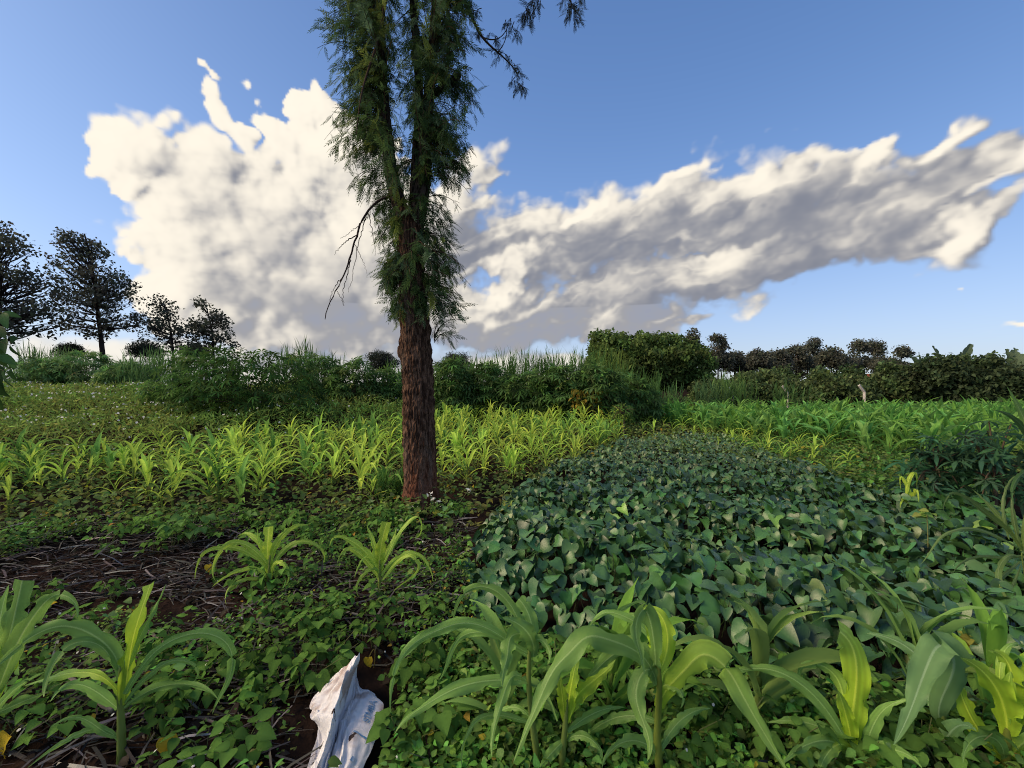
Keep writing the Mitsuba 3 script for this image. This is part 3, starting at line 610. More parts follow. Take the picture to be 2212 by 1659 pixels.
NG = 'napier grass clumps behind the cassava row'
for i, (px, top, y, n) in enumerate(((1005, 772, 17.5, 26), (1045, 768, 17, 30), (1085, 762, 17.6, 34), (1125, 756, 17, 36), (1165, 762, 17.4, 32), (1205, 756, 17, 36), (1250, 762, 17.5, 34), (1290, 760, 17.2, 34), (1345, 785, 16, 26), (1390, 800, 15.6, 24), (870, 776, 16.5, 26))):
    p = at(px, top, y)
    napier('tall green napier grass with pointed blade tips rising behind the cassava row', p[0], y, (p[2] - float(gz(p[0], y))) * 1.04, .55, n, 200 + i, group=NG)
for i, (lab, px, top, y, n, col) in enumerate((('pale yellow green grass clump standing before the mango tree', 1322, 752, 17.8, 36, (.14, .20, .045)), ('tall grass blades on the skyline above the dark cassava bush', 645, 742, 16.5, 34, (.09, .17, .05)), ('thin grass tops on the skyline left of the far flat-topped tree', 705, 760, 17, 26, (.09, .17, .05)),
                                            ('grey green tall grass clump on the far left skyline', 75, 745, 21.5, 40, (.12, .21, .08)), ('grass clump under the tall slim-topped tree', 140, 756, 21, 34, (.12, .21, .08)), ('light green reedy grass clump between two cassava bushes on the left', 300, 766, 17.5, 44, (.13, .24, .085)),
                                            ('tall grass clump beside the large spreading cassava bush', 362, 752, 18, 34, (.11, .21, .07)), ('grass clump at the foot of the mango tree', 1440, 822, 16.8, 26, (.11, .21, .07)), ('bluish grass clump at the left end of the hedge', 1535, 818, 17.5, 30, (.08, .15, .06)),
                                            ('grass clump with upright blades before the hedge', 1596, 812, 17.5, 26, (.09, .17, .05)), ('thin grass clump before the middle of the hedge', 1706, 822, 17.5, 22, (.085, .16, .05)), ('yellow green grass sprouts at the left of the hedge', 1570, 800, 19, 18, (.10, .18, .05)))):
    p = at(px, top, y)
    napier(lab, p[0], y, (p[2] - float(gz(p[0], y))) * 1.05, .6, n, 240 + i, col=col)

# ------------------------------------------------------------------ the hedge, its posts and the banana plants
for i, (lab, px, top, hw, y, n) in enumerate((
        ('olive bush at the left end of the hedge', 1560, 818, 62, 22, 330), ('rough bush behind the upright grass blades', 1645, 812, 62, 22.5, 330), ('hedge bush with pale leaf tips under the widest far tree', 1725, 806, 66, 22, 360), ('hedge bush just left of the white post', 1805, 816, 58, 21, 330),
        ('dark hedge bush just behind the white post', 1880, 812, 60, 21.5, 360), ('hedge bush below the small pointed far tree', 1950, 800, 60, 21, 360), ('tall dark bush below the banana leaves', 2035, 786, 66, 20, 460), ('very dark tall bush near the right end of the hedge', 2115, 784, 66, 19.5, 460), ('dark bush at the right end of the hedge', 2195, 790, 60, 19, 400))):
    g = np.linspace(0, np.pi, 8); rr = np.random.default_rng(300 + i).uniform(.70, 1.16, 8)
    poly = [(px + hw * 1.15 * math.cos(a), 884 - (884 - top) * math.sin(a) ** .45 * min(j, 1.12)) for a, j in zip(g, rr)] + [(px - hw, 888), (px + hw, 888)]
    outline_tree('hedge_bush', lab, y, [(px, 905), (px, 850), (px, top + 25)], poly, n, 30, .17, .24, (.085, .122, .048) if i < 6 else (.060, .090, .042), r0=.05, thr=.34, freq=1.1, seed=310 + i, cat='bush', tm=OVATE, branch=.1, vv=.38, barkc=(.08, .07, .05))
for i, (px, top, hw, y, lab) in enumerate(((1612, 797, 24, 23.5, 'pointed shrub above the hedge behind the upright grass'), (1690, 790, 28, 24, 'shrub sticking up from the hedge under the widest far tree'), (1778, 797, 22, 22.5, 'slim shrub sticking up left of the white post'), (1842, 794, 26, 23, 'shrub sticking up just left of the red roof'), (1925, 786, 30, 22.5, 'leafy shrub sticking up right of the red roof'), (2075, 768, 26, 20.5, 'tall shrub between the banana plants'), (2152, 772, 28, 20, 'tall shrub near the right end of the hedge'))):
    rr = np.random.default_rng(350 + i); poly = [(px + hw * u * rr.uniform(.7, 1.2), 850 - (850 - top) * v) for u, v in ((-.9, 0), (-1, .35), (-.6, .6), (-.55, .8), (-.1, 1), (.3, .85), (.7, .62), (.9, .3), (.8, 0))]
    outline_tree('hedge_shrub', lab, y, [(px, 905), (px, 850), (px, top + 15)], poly, 150, 24, .17, .26, (.080, .122, .050), r0=.04, thr=.36, freq=1.3, seed=360 + i, cat='bush', tm=OVATE, branch=.2, vv=.38, barkc=(.08, .07, .05))
for i, (px, top, y, lab) in enumerate(((1867, 832, 18.0, 'pale concrete fence post with bent top standing before the dark hedge'), (1701, 834, 18.6, 'grey fence post with bent top half hidden in grass before the middle of the hedge'), (1583, 836, 18.8, 'grey fence post sunk in the bluish grass at the left end of the hedge'))):
    k = thing('fence_post', lab, 'fence post'); b = at(px, top, y); g0 = float(gz(b[0], y)); h = b[2] - g0; w = .044 if i == 0 else .036
    prof = np.array([(0, -.3), (0, h - .30), (-.22, h)]); q = spline([(b[0], y, g0 - .3), (b[0], y, g0 + h * .45), (b[0], y, g0 + h - .30)], 8)
    path = np.vstack([q, [[b[0] - .012, y, g0 + h - .275], [b[0] - .12, y, g0 + h - .13], [b[0] - .22, y, g0 + h]]])
    V, f, C = tube(path, w * 1.35, 4, (.4, .4, .4)); cap0 = np.array([[0, 2, 1], [0, 3, 2]])
    if i == 1: V = V.copy()
    scene[k + '__post'] = mikit.ply((V, np.vstack([f, cap0])), 'mat_concrete', smooth=False)


def banana(label, px, y, tips, seed):
    rng = np.random.default_rng(seed); k = thing('banana_plant', label, 'banana plant', None)
    x = at(px, 829, y)[0]; g0 = float(gz(x, y)); hub = np.array([x, y, 1.75])
    put(k + '__stem', tube([[x, y, g0 - .05], [x, y, 1.0], hub], (.13, .11, .06), 9, (.14, .16, .07)), 'mat_matte')
    for (tx, ty, w) in tips:
        e = at(tx, ty - 9, y + rng.uniform(-.5, .5)); w = w * 1.25; m = hub * .45 + e * .55 + [0, 0, .25 * np.linalg.norm(e - hub) * rng.uniform(.3, .8)]
        p = spline([hub, m, e], 22); t = np.linspace(0, 1, 22)
        wd = w * np.clip(np.sin(np.pi * np.clip(t * .9 + .06, 0, 1)) ** .6, .05, 1) * (t > .1) + .01
        wd = wd * np.where(np.arange(22) % 4 == 3, rng.uniform(.35, .8, 22), 1)          # torn margins
        side = norm(np.cross(np.gradient(p, axis=0), [0, -.6 + rng.normal(0, .3), .8]))
        put(k + '__leaf', ribbon(p, side, wd, rng.uniform(.15, .6), (-1, 0, 1), None, np.array((.12, .17, .10)) * rng.uniform(.8, 1.15)), smooth=False)


banana('banana plant with short upright leaves left of the tall bush', 1988, 22, [(1964, 778, .2), (1984, 770, .16), (2003, 772, .18), (1958, 800, .2), (2020, 798, .22)], 1)
banana('banana plant with one long leaf pointing up left', 2040, 22, [(2013, 757, .17), (2022, 772, .2), (2050, 782, .2), (2064, 790, .2)], 2)
banana('banana plant with a tattered leaf reaching up right', 2066, 21.5, [(2098, 752, .20), (2078, 770, .18), (2040, 790, .2), (2110, 786, .2)], 3)
banana('banana plant with blunt leaves behind the dark hedge', 2130, 22, [(2140, 772, .22), (2118, 786, .2), (2165, 790, .2)], 4)
banana('banana plant at the right edge of the hedge', 2185, 20, [(2172, 763, .2), (2194, 762, .2), (2215, 775, .26), (2150, 800, .25), (2225, 800, .25)], 5)


p = on(838, 1078); napier('tuft of fine green grass beside the left foot of the big trunk', p[0], p[1], .42, .16, 34, 290, col=(.13, .26, .06), name='grass_tuft', w=.006)

# ------------------------------------------------------------------ white-flowering weeds on the left rise
def flower_field():
    rng = np.random.default_rng(500)
    poly = np.array([[-30, 24], [-3.2, 18.5], [-2.2, 12.2], [-4.6, 10.6], [-6.6, 9.0], [-9.0, 7.9], [-16, 7.2], [-30, 12]])
    n = 15000; x, y = sample(rng, poly, n); keep = rng.random(len(x)) < np.clip(13. / y, .25, 1) ; x, y = x[keep], y[keep]
    g = gz(x, y); e = np.clip(edge_dist(poly, x, y) / .8, .25, 1)
    hh = (.55 + .22 * (mfbm(np.c_[x, y, 0 * x] * 1.3, 3, 71) - .5) * 2) * e
    k = thing('flowering_weeds', 'olive green patch of knee-high weeds dotted with small white flowers', kind='stuff')
    # each weed: a few small leaves up a thin stem
    m = 7; N = len(x); pos = np.repeat(np.c_[x, y, g], m, 0) + rng.normal(0, .09, (N * m, 3)) * [1, 1, 0]
    f = np.clip(1 - np.abs(rng.normal(0, .38, N * m)), .02, 1.1); pos[:, 2] += np.repeat(hh, m) * f
    c = jit(rng, N * m, (.195, .265, .066), .3, .1)
    w = sstep(.45, .65, mfbm(np.c_[pos[:, 0] * .35, pos[:, 1] * .9, 0 * pos[:, 0]], 3, 5))[:, None]
    c = c * (1 - w) + c * np.array([.75, .95, .85]) * w
    leaf = scatter(SPIKE, pos, frames(rng.normal(0, 1, (N * m, 3)) + [0, 0, .3], rng.normal(0, .8, (N * m, 3)) + [0, 0, 1]), rng.uniform(.06, .13, N * m) * (1 + pos[:, 1] / 30), c)
    s = rng.random(N) < .5; S = s.sum(); sp = np.c_[x, y, g][s]
    R = frames(np.c_[rng.normal(0, .15, S), rng.normal(0, .15, S), np.ones(S)], rng.normal(0, 1, (S, 3)) * [1, 1, .1])
    stem = (np.array([[-.006, 0, 0], [.006, 0, 0], [0, 1, 0]]), np.array([[0, 1, 2]]), np.ones((3, 3)))
    V, Fc, C = join([leaf, scatter(stem, sp, R, hh[s] * 1.05, jit(rng, S, (.10, .10, .04)))])
    put(k + '__leaves', (V, Fc, C), kind='stuff')
    q = rng.random(N) < .16; q &= rng.random(N) < np.clip((-x - 1) / 9, .12, 1); Q = q.sum()
    a = np.linspace(0, 2 * np.pi, 7)[:-1]
    fl = (np.vstack([[0, 0, .25], np.c_[np.cos(a), np.sin(a), 0 * a]]), np.array([[0, i + 1, (i + 1) % 6 + 1] for i in range(6)]), np.ones((7, 3)))
    put(k + '__flowers', scatter(fl, np.c_[x, y, g + hh * 1.04][q], frames(rng.normal(0, 1, (Q, 3)), rng.normal(0, .6, (Q, 3)) + [0, -.4, 1]), rng.uniform(.016, .028, Q) * (.6 + y[q] / 22), jit(rng, Q, (.84, .85, .82), .06, .02)), kind='stuff')


flower_field()


# ------------------------------------------------------------------ maize
def maize(rng, H, nl, L, W, col, stalk_c, seg=9, us=(-1, -.45, 0, .45, 1), upright=.3, wave=.10):
    """Parts of one young maize plant at the origin: [(name, mesh)]."""
    out = [('stalk', tube([[0, 0, -.03], [.004, 0, H * .18], [0, .004, H * .42], [0, 0, H * .60]], np.array([.012, .013, .009, .004]) * (H / .6) ** .7, 6, stalk_c))]
    az0 = rng.uniform(0, 2 * np.pi)
    for i in range(nl):
        f = i / (nl - 1); az = az0 + (i % 2) * np.pi + rng.normal(0, .45); h = H * (.10 + .46 * f)
        l = L * (.55 + .6 * math.sin(np.pi * min(1, .25 + f * .75))) * rng.uniform(.85, 1.15)
        up = f > 1 - upright
        a0 = rng.uniform(20, 42) if not up else rng.uniform(5, 20)
        a1 = rng.uniform(125, 178) if not up else rng.uniform(45, 140)
        if f < .2: a0, a1, l = rng.uniform(35, 55), rng.uniform(115, 150), l * .8
        c = np.array(col) * rng.uniform(.82, 1.2) * (1 + np.array([.35, .12, 0]) * (f < .25) * rng.random())
        w = W * rng.uniform(.8, 1.15) * (.7 if f < .2 else 1)
        out.append(('leaf' if i == 0 else f'leaf_{i:03d}', blade(rng, np.array([0, 0, h]), az, l, w, a0, a1, seg, c, us, .38, wave, 1.12, rng.normal(0, .18))))
    return out


def maize_groups(prefix, nvar, full, seed, **kw):
    """Variants of one kind as shape groups; full: every leaf a part, else the plant in one mesh."""
    rng = np.random.default_rng(seed); keys = []
    for v in range(nvar):
        a = {k: (x(rng) if callable(x) else x) for k, x in kw.items()}
        parts = maize(rng, **a); g = f'{prefix}_group_{v}'
        if full: scene[g] = {'type': 'shapegroup', **{n: shape(m, 'mat_leaf') for n, m in parts}}
        else: scene[g] = {'type': 'shapegroup', 'plant': shape(join([m for _, m in parts]), 'mat_leaf')}
        keys.append(g)
    return keys


YEL = dict(H=lambda r: r.uniform(.50, .68), nl=lambda r: int(r.integers(7, 10)), L=lambda r: r.uniform(.38, .50), W=lambda r: r.uniform(.017, .023),
           col=lambda r: np.array((.47, .62, .10)) * r.uniform(.72, 1.15) * [r.uniform(.80, 1.08), 1, 1], stalk_c=(.26, .33, .08))
MID = dict(H=lambda r: r.uniform(.52, .72), nl=lambda r: int(r.integers(8, 10)), L=lambda r: r.uniform(.40, .50), W=lambda r: r.uniform(.024, .032),
           col=lambda r: np.array((.19, .37, .080)) * r.uniform(.8, 1.2), stalk_c=(.20, .27, .07))
TALL = dict(H=lambda r: r.uniform(.82, 1.05), nl=lambda r: int(r.integers(9, 12)), L=lambda r: r.uniform(.60, .76), W=lambda r: r.uniform(.042, .058),
            col=lambda r: np.array((.18, .37, .075)) * r.uniform(.8, 1.25) * [r.uniform(.8, 1.3), 1, r.uniform(.8, 1.5)], stalk_c=(.17, .25, .06), upright=.45)
yel_f = maize_groups('pale_maize', 7, True, 601, seg=9, **YEL); mid_f = maize_groups('green_maize', 4, True, 602, seg=9, **MID); tall_f = maize_groups('tall_maize', 5, True, 603, seg=9, **TALL)
yel_s = maize_groups('pale_maize_far', 7, False, 604, seg=6, us=(-1, 0, 1), **YEL); mid_s = maize_groups('green_maize_far', 4, False, 605, seg=6, us=(-1, 0, 1), **MID); tall_s = maize_groups('tall_maize_far', 6, False, 606, seg=6, us=(-1, 0, 1), **TALL)
rngm = np.random.default_rng(610)


def rows(rng, poly, sx, sy, ang, jx=.10, jy=.16):
    lo, hi = poly.min(0), poly.max(0); c = (lo + hi) / 2; R = np.hypot(*(hi - lo)) / 2 + 1
    a, b = np.meshgrid(np.arange(-R, R, sx), np.arange(-R, R, sy)); a = a + rng.normal(0, jx, a.shape); b = b + rng.normal(0, jy, b.shape)
    ca, sa = math.cos(ang), math.sin(ang); x = c[0] + a * ca - b * sa; y = c[1] + a * sa + b * ca; k = inside(poly, x, y)
    return x[k], y[k]


def plant(group, x, y, s, label, name='maize_plant', grp=None, cat='maize plant', tilt=.06, rng=rngm):
    k = thing(name, label, cat, grp); rz = rng.uniform(0, 360)
    scene[k] = {'type': 'instance', 'g': {'type': 'ref', 'id': group}, 'to_world': T().translate([float(x), float(y), float(gz(x, y))]).rotate([1, 0, 0], float(rng.normal(0, tilt) * 57)).rotate([0, 1, 0], float(rng.normal(0, tilt) * 57)).rotate([0, 0, 1], float(rz)).scale(float(s))}
    return k


mid_poly = np.array([[-1.75, 5.3], [-3.0, 5.0], [-4.6, 5.0], [-6.2, 4.4], [-7.8, 5.6], [-8.6, 7.6], [-6.2, 8.7], [-4.4, 10.4], [-2.3, 12.2], [-2.2, 15.6], [3.8, 14.2], [2.95, 11.3], [2.2, 9.0], [1.6, 8.3], [.55, 6.6], [-.45, 5.95], [-.8, 5.6]])
right_poly = np.array([[6.6, 7.6], [7.0, 9.2], [6.1, 10.6], [5.3, 12.3], [4.9, 15.6], [22, 16.5], [21, 11], [12, 7.0], [8.2, 6.9]])
border = [(18, 1118), (-8, 1080), (90, 1062), (1388, 945), (1412, 952), (1430, 935), (1452, 948), (1475, 940), (1500, 952), (1398, 930), (1440, 922), (1480, 925), (1525, 960), (1550, 985), (1585, 975), (1600, 1000), (1645, 1005), (1660, 990), (1690, 1010), (1705, 1005), (1752, 1018), (1798, 1045), (1620, 960), (1570, 955), (1725, 990), (1500, 925), (1545, 940), (1605, 968), (1660, 972), (1760, 1000), (1835, 1020), (1780, 985), (1700, 965)]
xs, ys = rows(rngm, mid_poly, .46, .30, .25, .12, .2); kk = (np.hypot(xs + 1.1, ys - 5.24) > .42) & (mfbm(np.c_[xs * 1.1, ys * 1.1, 0 * xs], 2, 66) > np.where(ys < 6.2, .42, .24)); xs, ys = xs[kk], ys[kk]
xr, yr = rows(rngm, right_poly, .46, .34, -.12)
cand = [(float(y), float(x), 'mid') for x, y in zip(xs, ys) if abs(x) < 1.22 * y + .4] + [(float(y), float(x), 'right') for x, y in zip(xr, yr) if abs(x) < 1.22 * y + .4] + [(float(on(*b)[1]), float(on(*b)[0]), 'border') for b in border]
cand.sort(); rest = {}
for i, (y, x, kind) in enumerate(cand):
    near = i < 130; single = i < 285
    if kind == 'right':
        young = y < 8.6 and rngm.random() < .4
        G, s = ((mid_f if near else mid_s) if young else (tall_f if near else tall_s)), rngm.uniform(.85, 1.12) * (.86 + .1 * sstep(6, 8, y))
        where = 'in front, behind the cassava plants' if y < 8.4 and x > 8 else 'at the near left corner' if y < 9.5 and x < 8 else 'along the near edge' if y < 9.5 else 'along the left edge' if x < .4 * y + 2.2 else 'deep inside'
        lab, grp = f'broad-leaved dark green maize plant {where} of the taller maize stand', f'dark green maize plants {where} of the taller stand'
    elif kind == 'border':
        G, s = (yel_f if near else yel_s), rngm.uniform(.75, 1.05)
        where = 'standing apart on the mulch at the left edge' if x < 0 else 'at the far tip of the sweet potato patch' if y > 8.3 else 'between the sweet potatoes and the taller maize'
        lab, grp = f'stunted yellow green maize plant {where}', f'stunted maize plants {where}'
    else:
        green = rngm.random() < (.30 if x < -1.1 else .16)
        G, s = ((mid_f if near else mid_s) if green else (yel_f if near else yel_s)), rngm.choice([rngm.uniform(.55, .85), rngm.uniform(.8, 1.1), rngm.uniform(1.1, 1.38)], p=[.25, .40, .35])
        u = x / y
        where = ('beside the white flowering weeds' if u < -.72 and y > 6.4 else 'in the front rows near the left edge' if u < -.72 else 'in the front rows just left of the big trunk' if y < 7.2 and u < -.211 else 'in the back rows below the large spreading cassava' if u < -.42 else 'in the back rows just left of the big trunk' if u < -.211 else
                 'just right of the big trunk' if u < -.05 and y < 8 else 'beside the far left edge of the sweet potato patch' if y < 9.5 else 'in the far rows at the foot of the cassava row')
        lab, grp = ('green' if green else 'pale yellow green') + f' young maize plant {where}', ('green' if green else 'yellow green') + f' maize plants {where}'
    g = G[int(rngm.integers(len(G)))]
    if single: plant(g, x, y, s, lab, grp=grp)
    else:
        rest.setdefault(g, []).append((x, y, s))
parts = []
for g, lst in rest.items():
    V, f, n, uv, C = mikit.meshkit.WRITTEN[scene[g]['plant']['filename']]; lst = np.array(lst); N = len(lst); a = rngm.uniform(0, 2 * np.pi, N)
    R = np.zeros((N, 3, 3)); R[:, 0, 0] = R[:, 1, 1] = np.cos(a); R[:, 0, 1] = -np.sin(a); R[:, 1, 0] = np.sin(a); R[:, 2, 2] = 1; R[:, 0, 2] = rngm.normal(0, .06, N)
    parts.append(scatter((V.astype(float), f.astype(int), C), np.c_[lst[:, :2], gz(lst[:, 0], lst[:, 1])], R, lst[:, 2], np.ones((N, 3))))
if parts: scene[thing('maize_crop', 'the farthest rows of maize merging into one green mass', kind='stuff')] = shape(join(parts), 'mat_leaf')
KEEP = {tall_f[i] for i in range(4)}
for g in yel_f + mid_f + tall_f + yel_s + mid_s + tall_s:
    if g not in KEEP and not any(isinstance(v, dict) and v.get('type') == 'instance' and v['g']['id'] == g for v in scene.values()): del scene[g]


# maize plants close to the camera, leaf by leaf
def hero(label, y, stalks, leaves, seed, col=(.185, .345, .080), inner=(.36, .54, .040), srad=.012, cat='maize plant', name='maize_plant', mat='mat_maize_leaf', scol=(.20, .28, .07), part='leaf', spread=.5, fold=.22, tipw=None, wave=.14):
    """stalks: [(points)], leaves: [(points, width, tone, depth of the tip)], laid out as seen at the distance y."""
    rng = np.random.default_rng(seed); k = thing(name, label, cat)
    for st in stalks:
        p = np.array([at(px, py, y) for px, py in st]); g = float(gz(p[0, 0], y))
        if p[0, 2] > g - .02: p = np.vstack([[p[0, 0], y, g - .03], p])
        q = spline(p, 22); r = srad * np.linspace(1.25, .55, 22) * (1 + .12 * (np.arange(22) % 7 == 0))
        put(k + '__stalk', tube(q, r, 9, np.array(scol)), 'mat_maize_leaf')
    for i, lf in enumerate(leaves):
        pts, w, tone, dz = lf
        L = np.r_[0, np.cumsum(np.hypot(*np.diff(np.array(pts, float), axis=0).T))]; s = L / L[-1]
        p3 = np.array([at(px, py, y + dz * ss ** 1.2) for (px, py), ss in zip(pts, s)])
        n = 40; p = spline(p3, n); t = np.linspace(0, 1, n)
        blunt = lf[1] < 0; w = abs(w) / F * y / 2 * .92
        wd = w * (np.clip(.42 + 2.2 * t, 0, 1) if blunt else np.clip(.40 + 2.0 * t, 0, 1) * np.clip((1 - t) * 2.0, 0, 1) ** .75 + .0006)
        tan = np.gradient(p, axis=0); view = norm(p - [0, 0, EYE])
        flat = norm(np.cross(tan, view)); up = norm(np.cross(tan, np.array([0, 0, 1.]) + 0 * tan) + 1e-6)
        flat = np.where((flat * flat[n // 3]).sum(1, keepdims=True) < 0, -flat, flat)
        tw = rng.uniform(-.5, .5) + rng.uniform(-.7, .7) * t
        nn = norm(np.cross(norm(tan), flat)); side = flat * np.cos(tw)[:, None] + nn * np.sin(tw)[:, None]
        us = np.array((-1, -.82, -.62, -.42, -.24, -.11, -.045, 0, .045, .11, .24, .42, .62, .82, 1.))
        ph = rng.uniform(0, 6.3, 2); fq = rng.uniform(16, 26, 2); wv = 2.2 * wave * w * np.stack([np.abs(u) * np.sin(t * fq[0 if u < 0 else 1] + ph[0 if u < 0 else 1] + 1.3 * np.sin(5 * t + ph[0])) for u in us], 1) * np.sin(np.pi * t)[:, None]
        a = np.asarray(inner if tone > .5 else col, float); b = np.asarray(col, float); mixw = np.clip(t * 1.6 - (.9 if tone > .8 else .1), 0, 1)[:, None]
        c = (a * (1 - mixw) + b * mixw) * rng.uniform(.85, 1.15)
        m = ribbon(p, side, wd, fold, us, wv, c)
        Vq = m[0].reshape(n, len(us), 3)                                     # nibbled margins
        for e0, e1, e2, sd in ((0, 1, 4, 0), (-1, -2, -5, 9)):
            nb = np.clip((mnoise(np.c_[t * 16 + seed, np.full(n, i * 3.7 + sd), 0 * t], 5) - .66) * 4, 0, .8)[:, None]
            Vq[:, e0] += (Vq[:, e2] - Vq[:, e0]) * nb * .8; Vq[:, e1] += (Vq[:, e2] - Vq[:, e1]) * nb * .6
        C = m[2].reshape(n, len(us), 3); C[:, 6:9] *= np.array([1.7, 1.4, 2.0]); C *= (1 + .06 * rng.standard_normal((1, len(us), 1)) * (np.abs(us) > .09)[None, :, None]); C *= 1 + .10 * (mfbm(np.c_[m[0] * 40], 2, 3).reshape(n, len(us), 1) - .5) * 2
        put(k + '__' + part, m, mat)
    return k


hero('large maize plant at the lower left with one long leaf arching right', 1.70, [[(262, 1653), (262, 1580), (260, 1500), (262, 1440)]],
     [([(267, 1523), (276, 1450), (290, 1370), (312, 1300), (325, 1262)], -40, .9, .05), ([(258, 1470), (240, 1405), (190, 1366), (130, 1353), (75, 1372), (20, 1413), (-20, 1450)], 38, .2, -.15), ([(270, 1500), (300, 1450), (345, 1400), (395, 1374), (450, 1369), (490, 1390), (502, 1425), (483, 1490), (458, 1545)], 27, .2, .15),
      ([(268, 1530), (315, 1496), (367, 1479), (417, 1480), (460, 1499), (476, 1520)], 22, .2, -.1), ([(258, 1500), (207, 1456), (160, 1453), (100, 1466), (50, 1482)], 25, .6, .2), ([(255, 1530), (200, 1489), (150, 1479), (108, 1517)], 26, .3, -.2), ([(256, 1590), (200, 1563), (160, 1549), (110, 1571)], 18, .3, -.1),
      ([(256, 1600), (187, 1579), (127, 1609), (58, 1660)], 15, .3, -.15), ([(258, 1445), (228, 1405), (190, 1386), (155, 1392), (112, 1439), (95, 1506)], 24, .5, -.2), ([(270, 1520), (333, 1449), (383, 1426), (418, 1437), (413, 1476)], 15, .3, .1), ([(268, 1600), (310, 1575), (350, 1556), (385, 1552)], 8, .3, .1), ([(262, 1480), (290, 1400), (318, 1345), (358, 1262)], 20, .7, .1)], 701, srad=.0135)
hero('maize plant cut by the left edge of the photo, with leaves arching right', 1.78, [[(-28, 1650), (-26, 1540), (-20, 1480)]],
     [([(-14, 1510), (10, 1420), (30, 1335), (48, 1254)], -50, .7, .05), ([(-8, 1500), (40, 1385), (85, 1315), (130, 1284), (160, 1300), (166, 1338)], 40, .4, -.1), ([(-14, 1545), (40, 1520), (105, 1494)], 28, .3, -.15), ([(-20, 1480), (-5, 1380), (8, 1300), (20, 1262)], 34, .7, .15), ([(-20, 1560), (20, 1500), (60, 1470), (100, 1450)], 20, .3, .2)], 702, srad=.014)
YC = dict(col=(.34, .52, .075), inner=(.42, .58, .06), scol=(.27, .33, .09))
hero('small yellow green maize plant left of centre on bare ground below the trunk', 3.10, [[(580, 1284), (581, 1240), (583, 1200)]],
     [([(581, 1240), (578, 1189), (581, 1138)], -22, .9, .02), ([(585, 1220), (603, 1166), (635, 1138), (667, 1135)], 17, .6, .1), ([(579, 1215), (560, 1172), (535, 1154), (512, 1160)], 14, .5, .1), ([(579, 1225), (540, 1182), (500, 1173), (470, 1200), (466, 1255)], 14, .5, -.15), ([(578, 1230), (540, 1196), (490, 1182), (440, 1196), (422, 1240), (421, 1252)], 12, .4, -.1),
      ([(579, 1250), (533, 1229), (500, 1239), (458, 1268)], 11, .4, -.2), ([(586, 1240), (612, 1190), (655, 1169), (690, 1182), (698, 1218)], 13, .4, .1), ([(586, 1250), (612, 1218), (624, 1240), (610, 1270)], 12, .6, -.1), ([(579, 1256), (540, 1250), (505, 1262), (489, 1306)], 9, .5, -.25), ([(583, 1225), (592, 1180), (612, 1150), (640, 1148)], 10, .8, .15), ([(580, 1245), (567, 1195), (558, 1160), (556, 1140)], 11, .8, .05)], 703, srad=.011, **YC)
hero('small yellow green maize plant in front of the foot of the trunk', 3.02, [[(820, 1300), (820, 1250), (820, 1210)]],
     [([(820, 1245), (822, 1190), (836, 1128)], -24, .9, .02), ([(818, 1230), (806, 1170), (792, 1134)], 17, .7, .05), ([(823, 1225), (850, 1173), (877, 1133), (902, 1116), (910, 1130), (886, 1158)], 11, .5, .1), ([(824, 1245), (858, 1206), (897, 1196), (922, 1216), (935, 1256)], 12, .4, -.05), ([(823, 1255), (850, 1222), (892, 1203), (904, 1222), (885, 1250), (848, 1282)], 11, .4, -.15),
      ([(818, 1235), (786, 1189), (754, 1166), (727, 1159), (712, 1182)], 18, .5, -.1), ([(818, 1245), (787, 1206), (750, 1186), (728, 1218)], 14, .5, -.2), ([(818, 1256), (786, 1205), (765, 1249)], 10, .5, -.2), ([(821, 1235), (838, 1190), (852, 1158), (856, 1140)], 14, .8, .1), ([(818, 1262), (800, 1230), (786, 1240), (776, 1290)], 9, .5, -.15)], 704, srad=.011, **YC)
hero('maize plant at the bottom centre with a tall arching leaf at its back', 1.66, [[(1164, 1690), (1150, 1560), (1142, 1450), (1148, 1380)]],
     [([(1146, 1400), (1118, 1335), (1084, 1286), (1047, 1268), (1010, 1276), (988, 1304), (979, 1345)], 24, .3, .1), ([(1147, 1410), (1150, 1360), (1138, 1318), (1120, 1294)], -36, .2, .1), ([(1140, 1410), (1085, 1376), (1040, 1352), (1000, 1346), (950, 1360), (900, 1386), (868, 1420), (848, 1470), (843, 1542)], 26, .1, -.1),
      ([(1142, 1470), (1077, 1469), (1020, 1476), (965, 1496), (910, 1529), (878, 1552), (852, 1586)], 32, .2, -.2), ([(1148, 1390), (1122, 1369), (1104, 1376), (1097, 1410), (1089, 1445), (1086, 1486)], 36, .3, -.2), ([(1144, 1420), (1090, 1382), (1045, 1366), (1000, 1374), (970, 1423), (948, 1470)], 20, .1, .1), ([(1152, 1420), (1150, 1385), (1130, 1356), (1085, 1334)], 40, .1, -.1),
      ([(1146, 1480), (1100, 1470), (1085, 1510), (1070, 1560), (1062, 1636)], 24, .2, -.2), ([(1150, 1560), (1080, 1545), (1030, 1558), (1004, 1600), (998, 1660)], 16, .2, -.2), ([(1150, 1560), (1120, 1530), (1096, 1530), (1062, 1548)], 14, .2, .1), ([(1148, 1400), (1172, 1385), (1184, 1402), (1182, 1436)], 22, .2, -.1)], 705, srad=.0125)
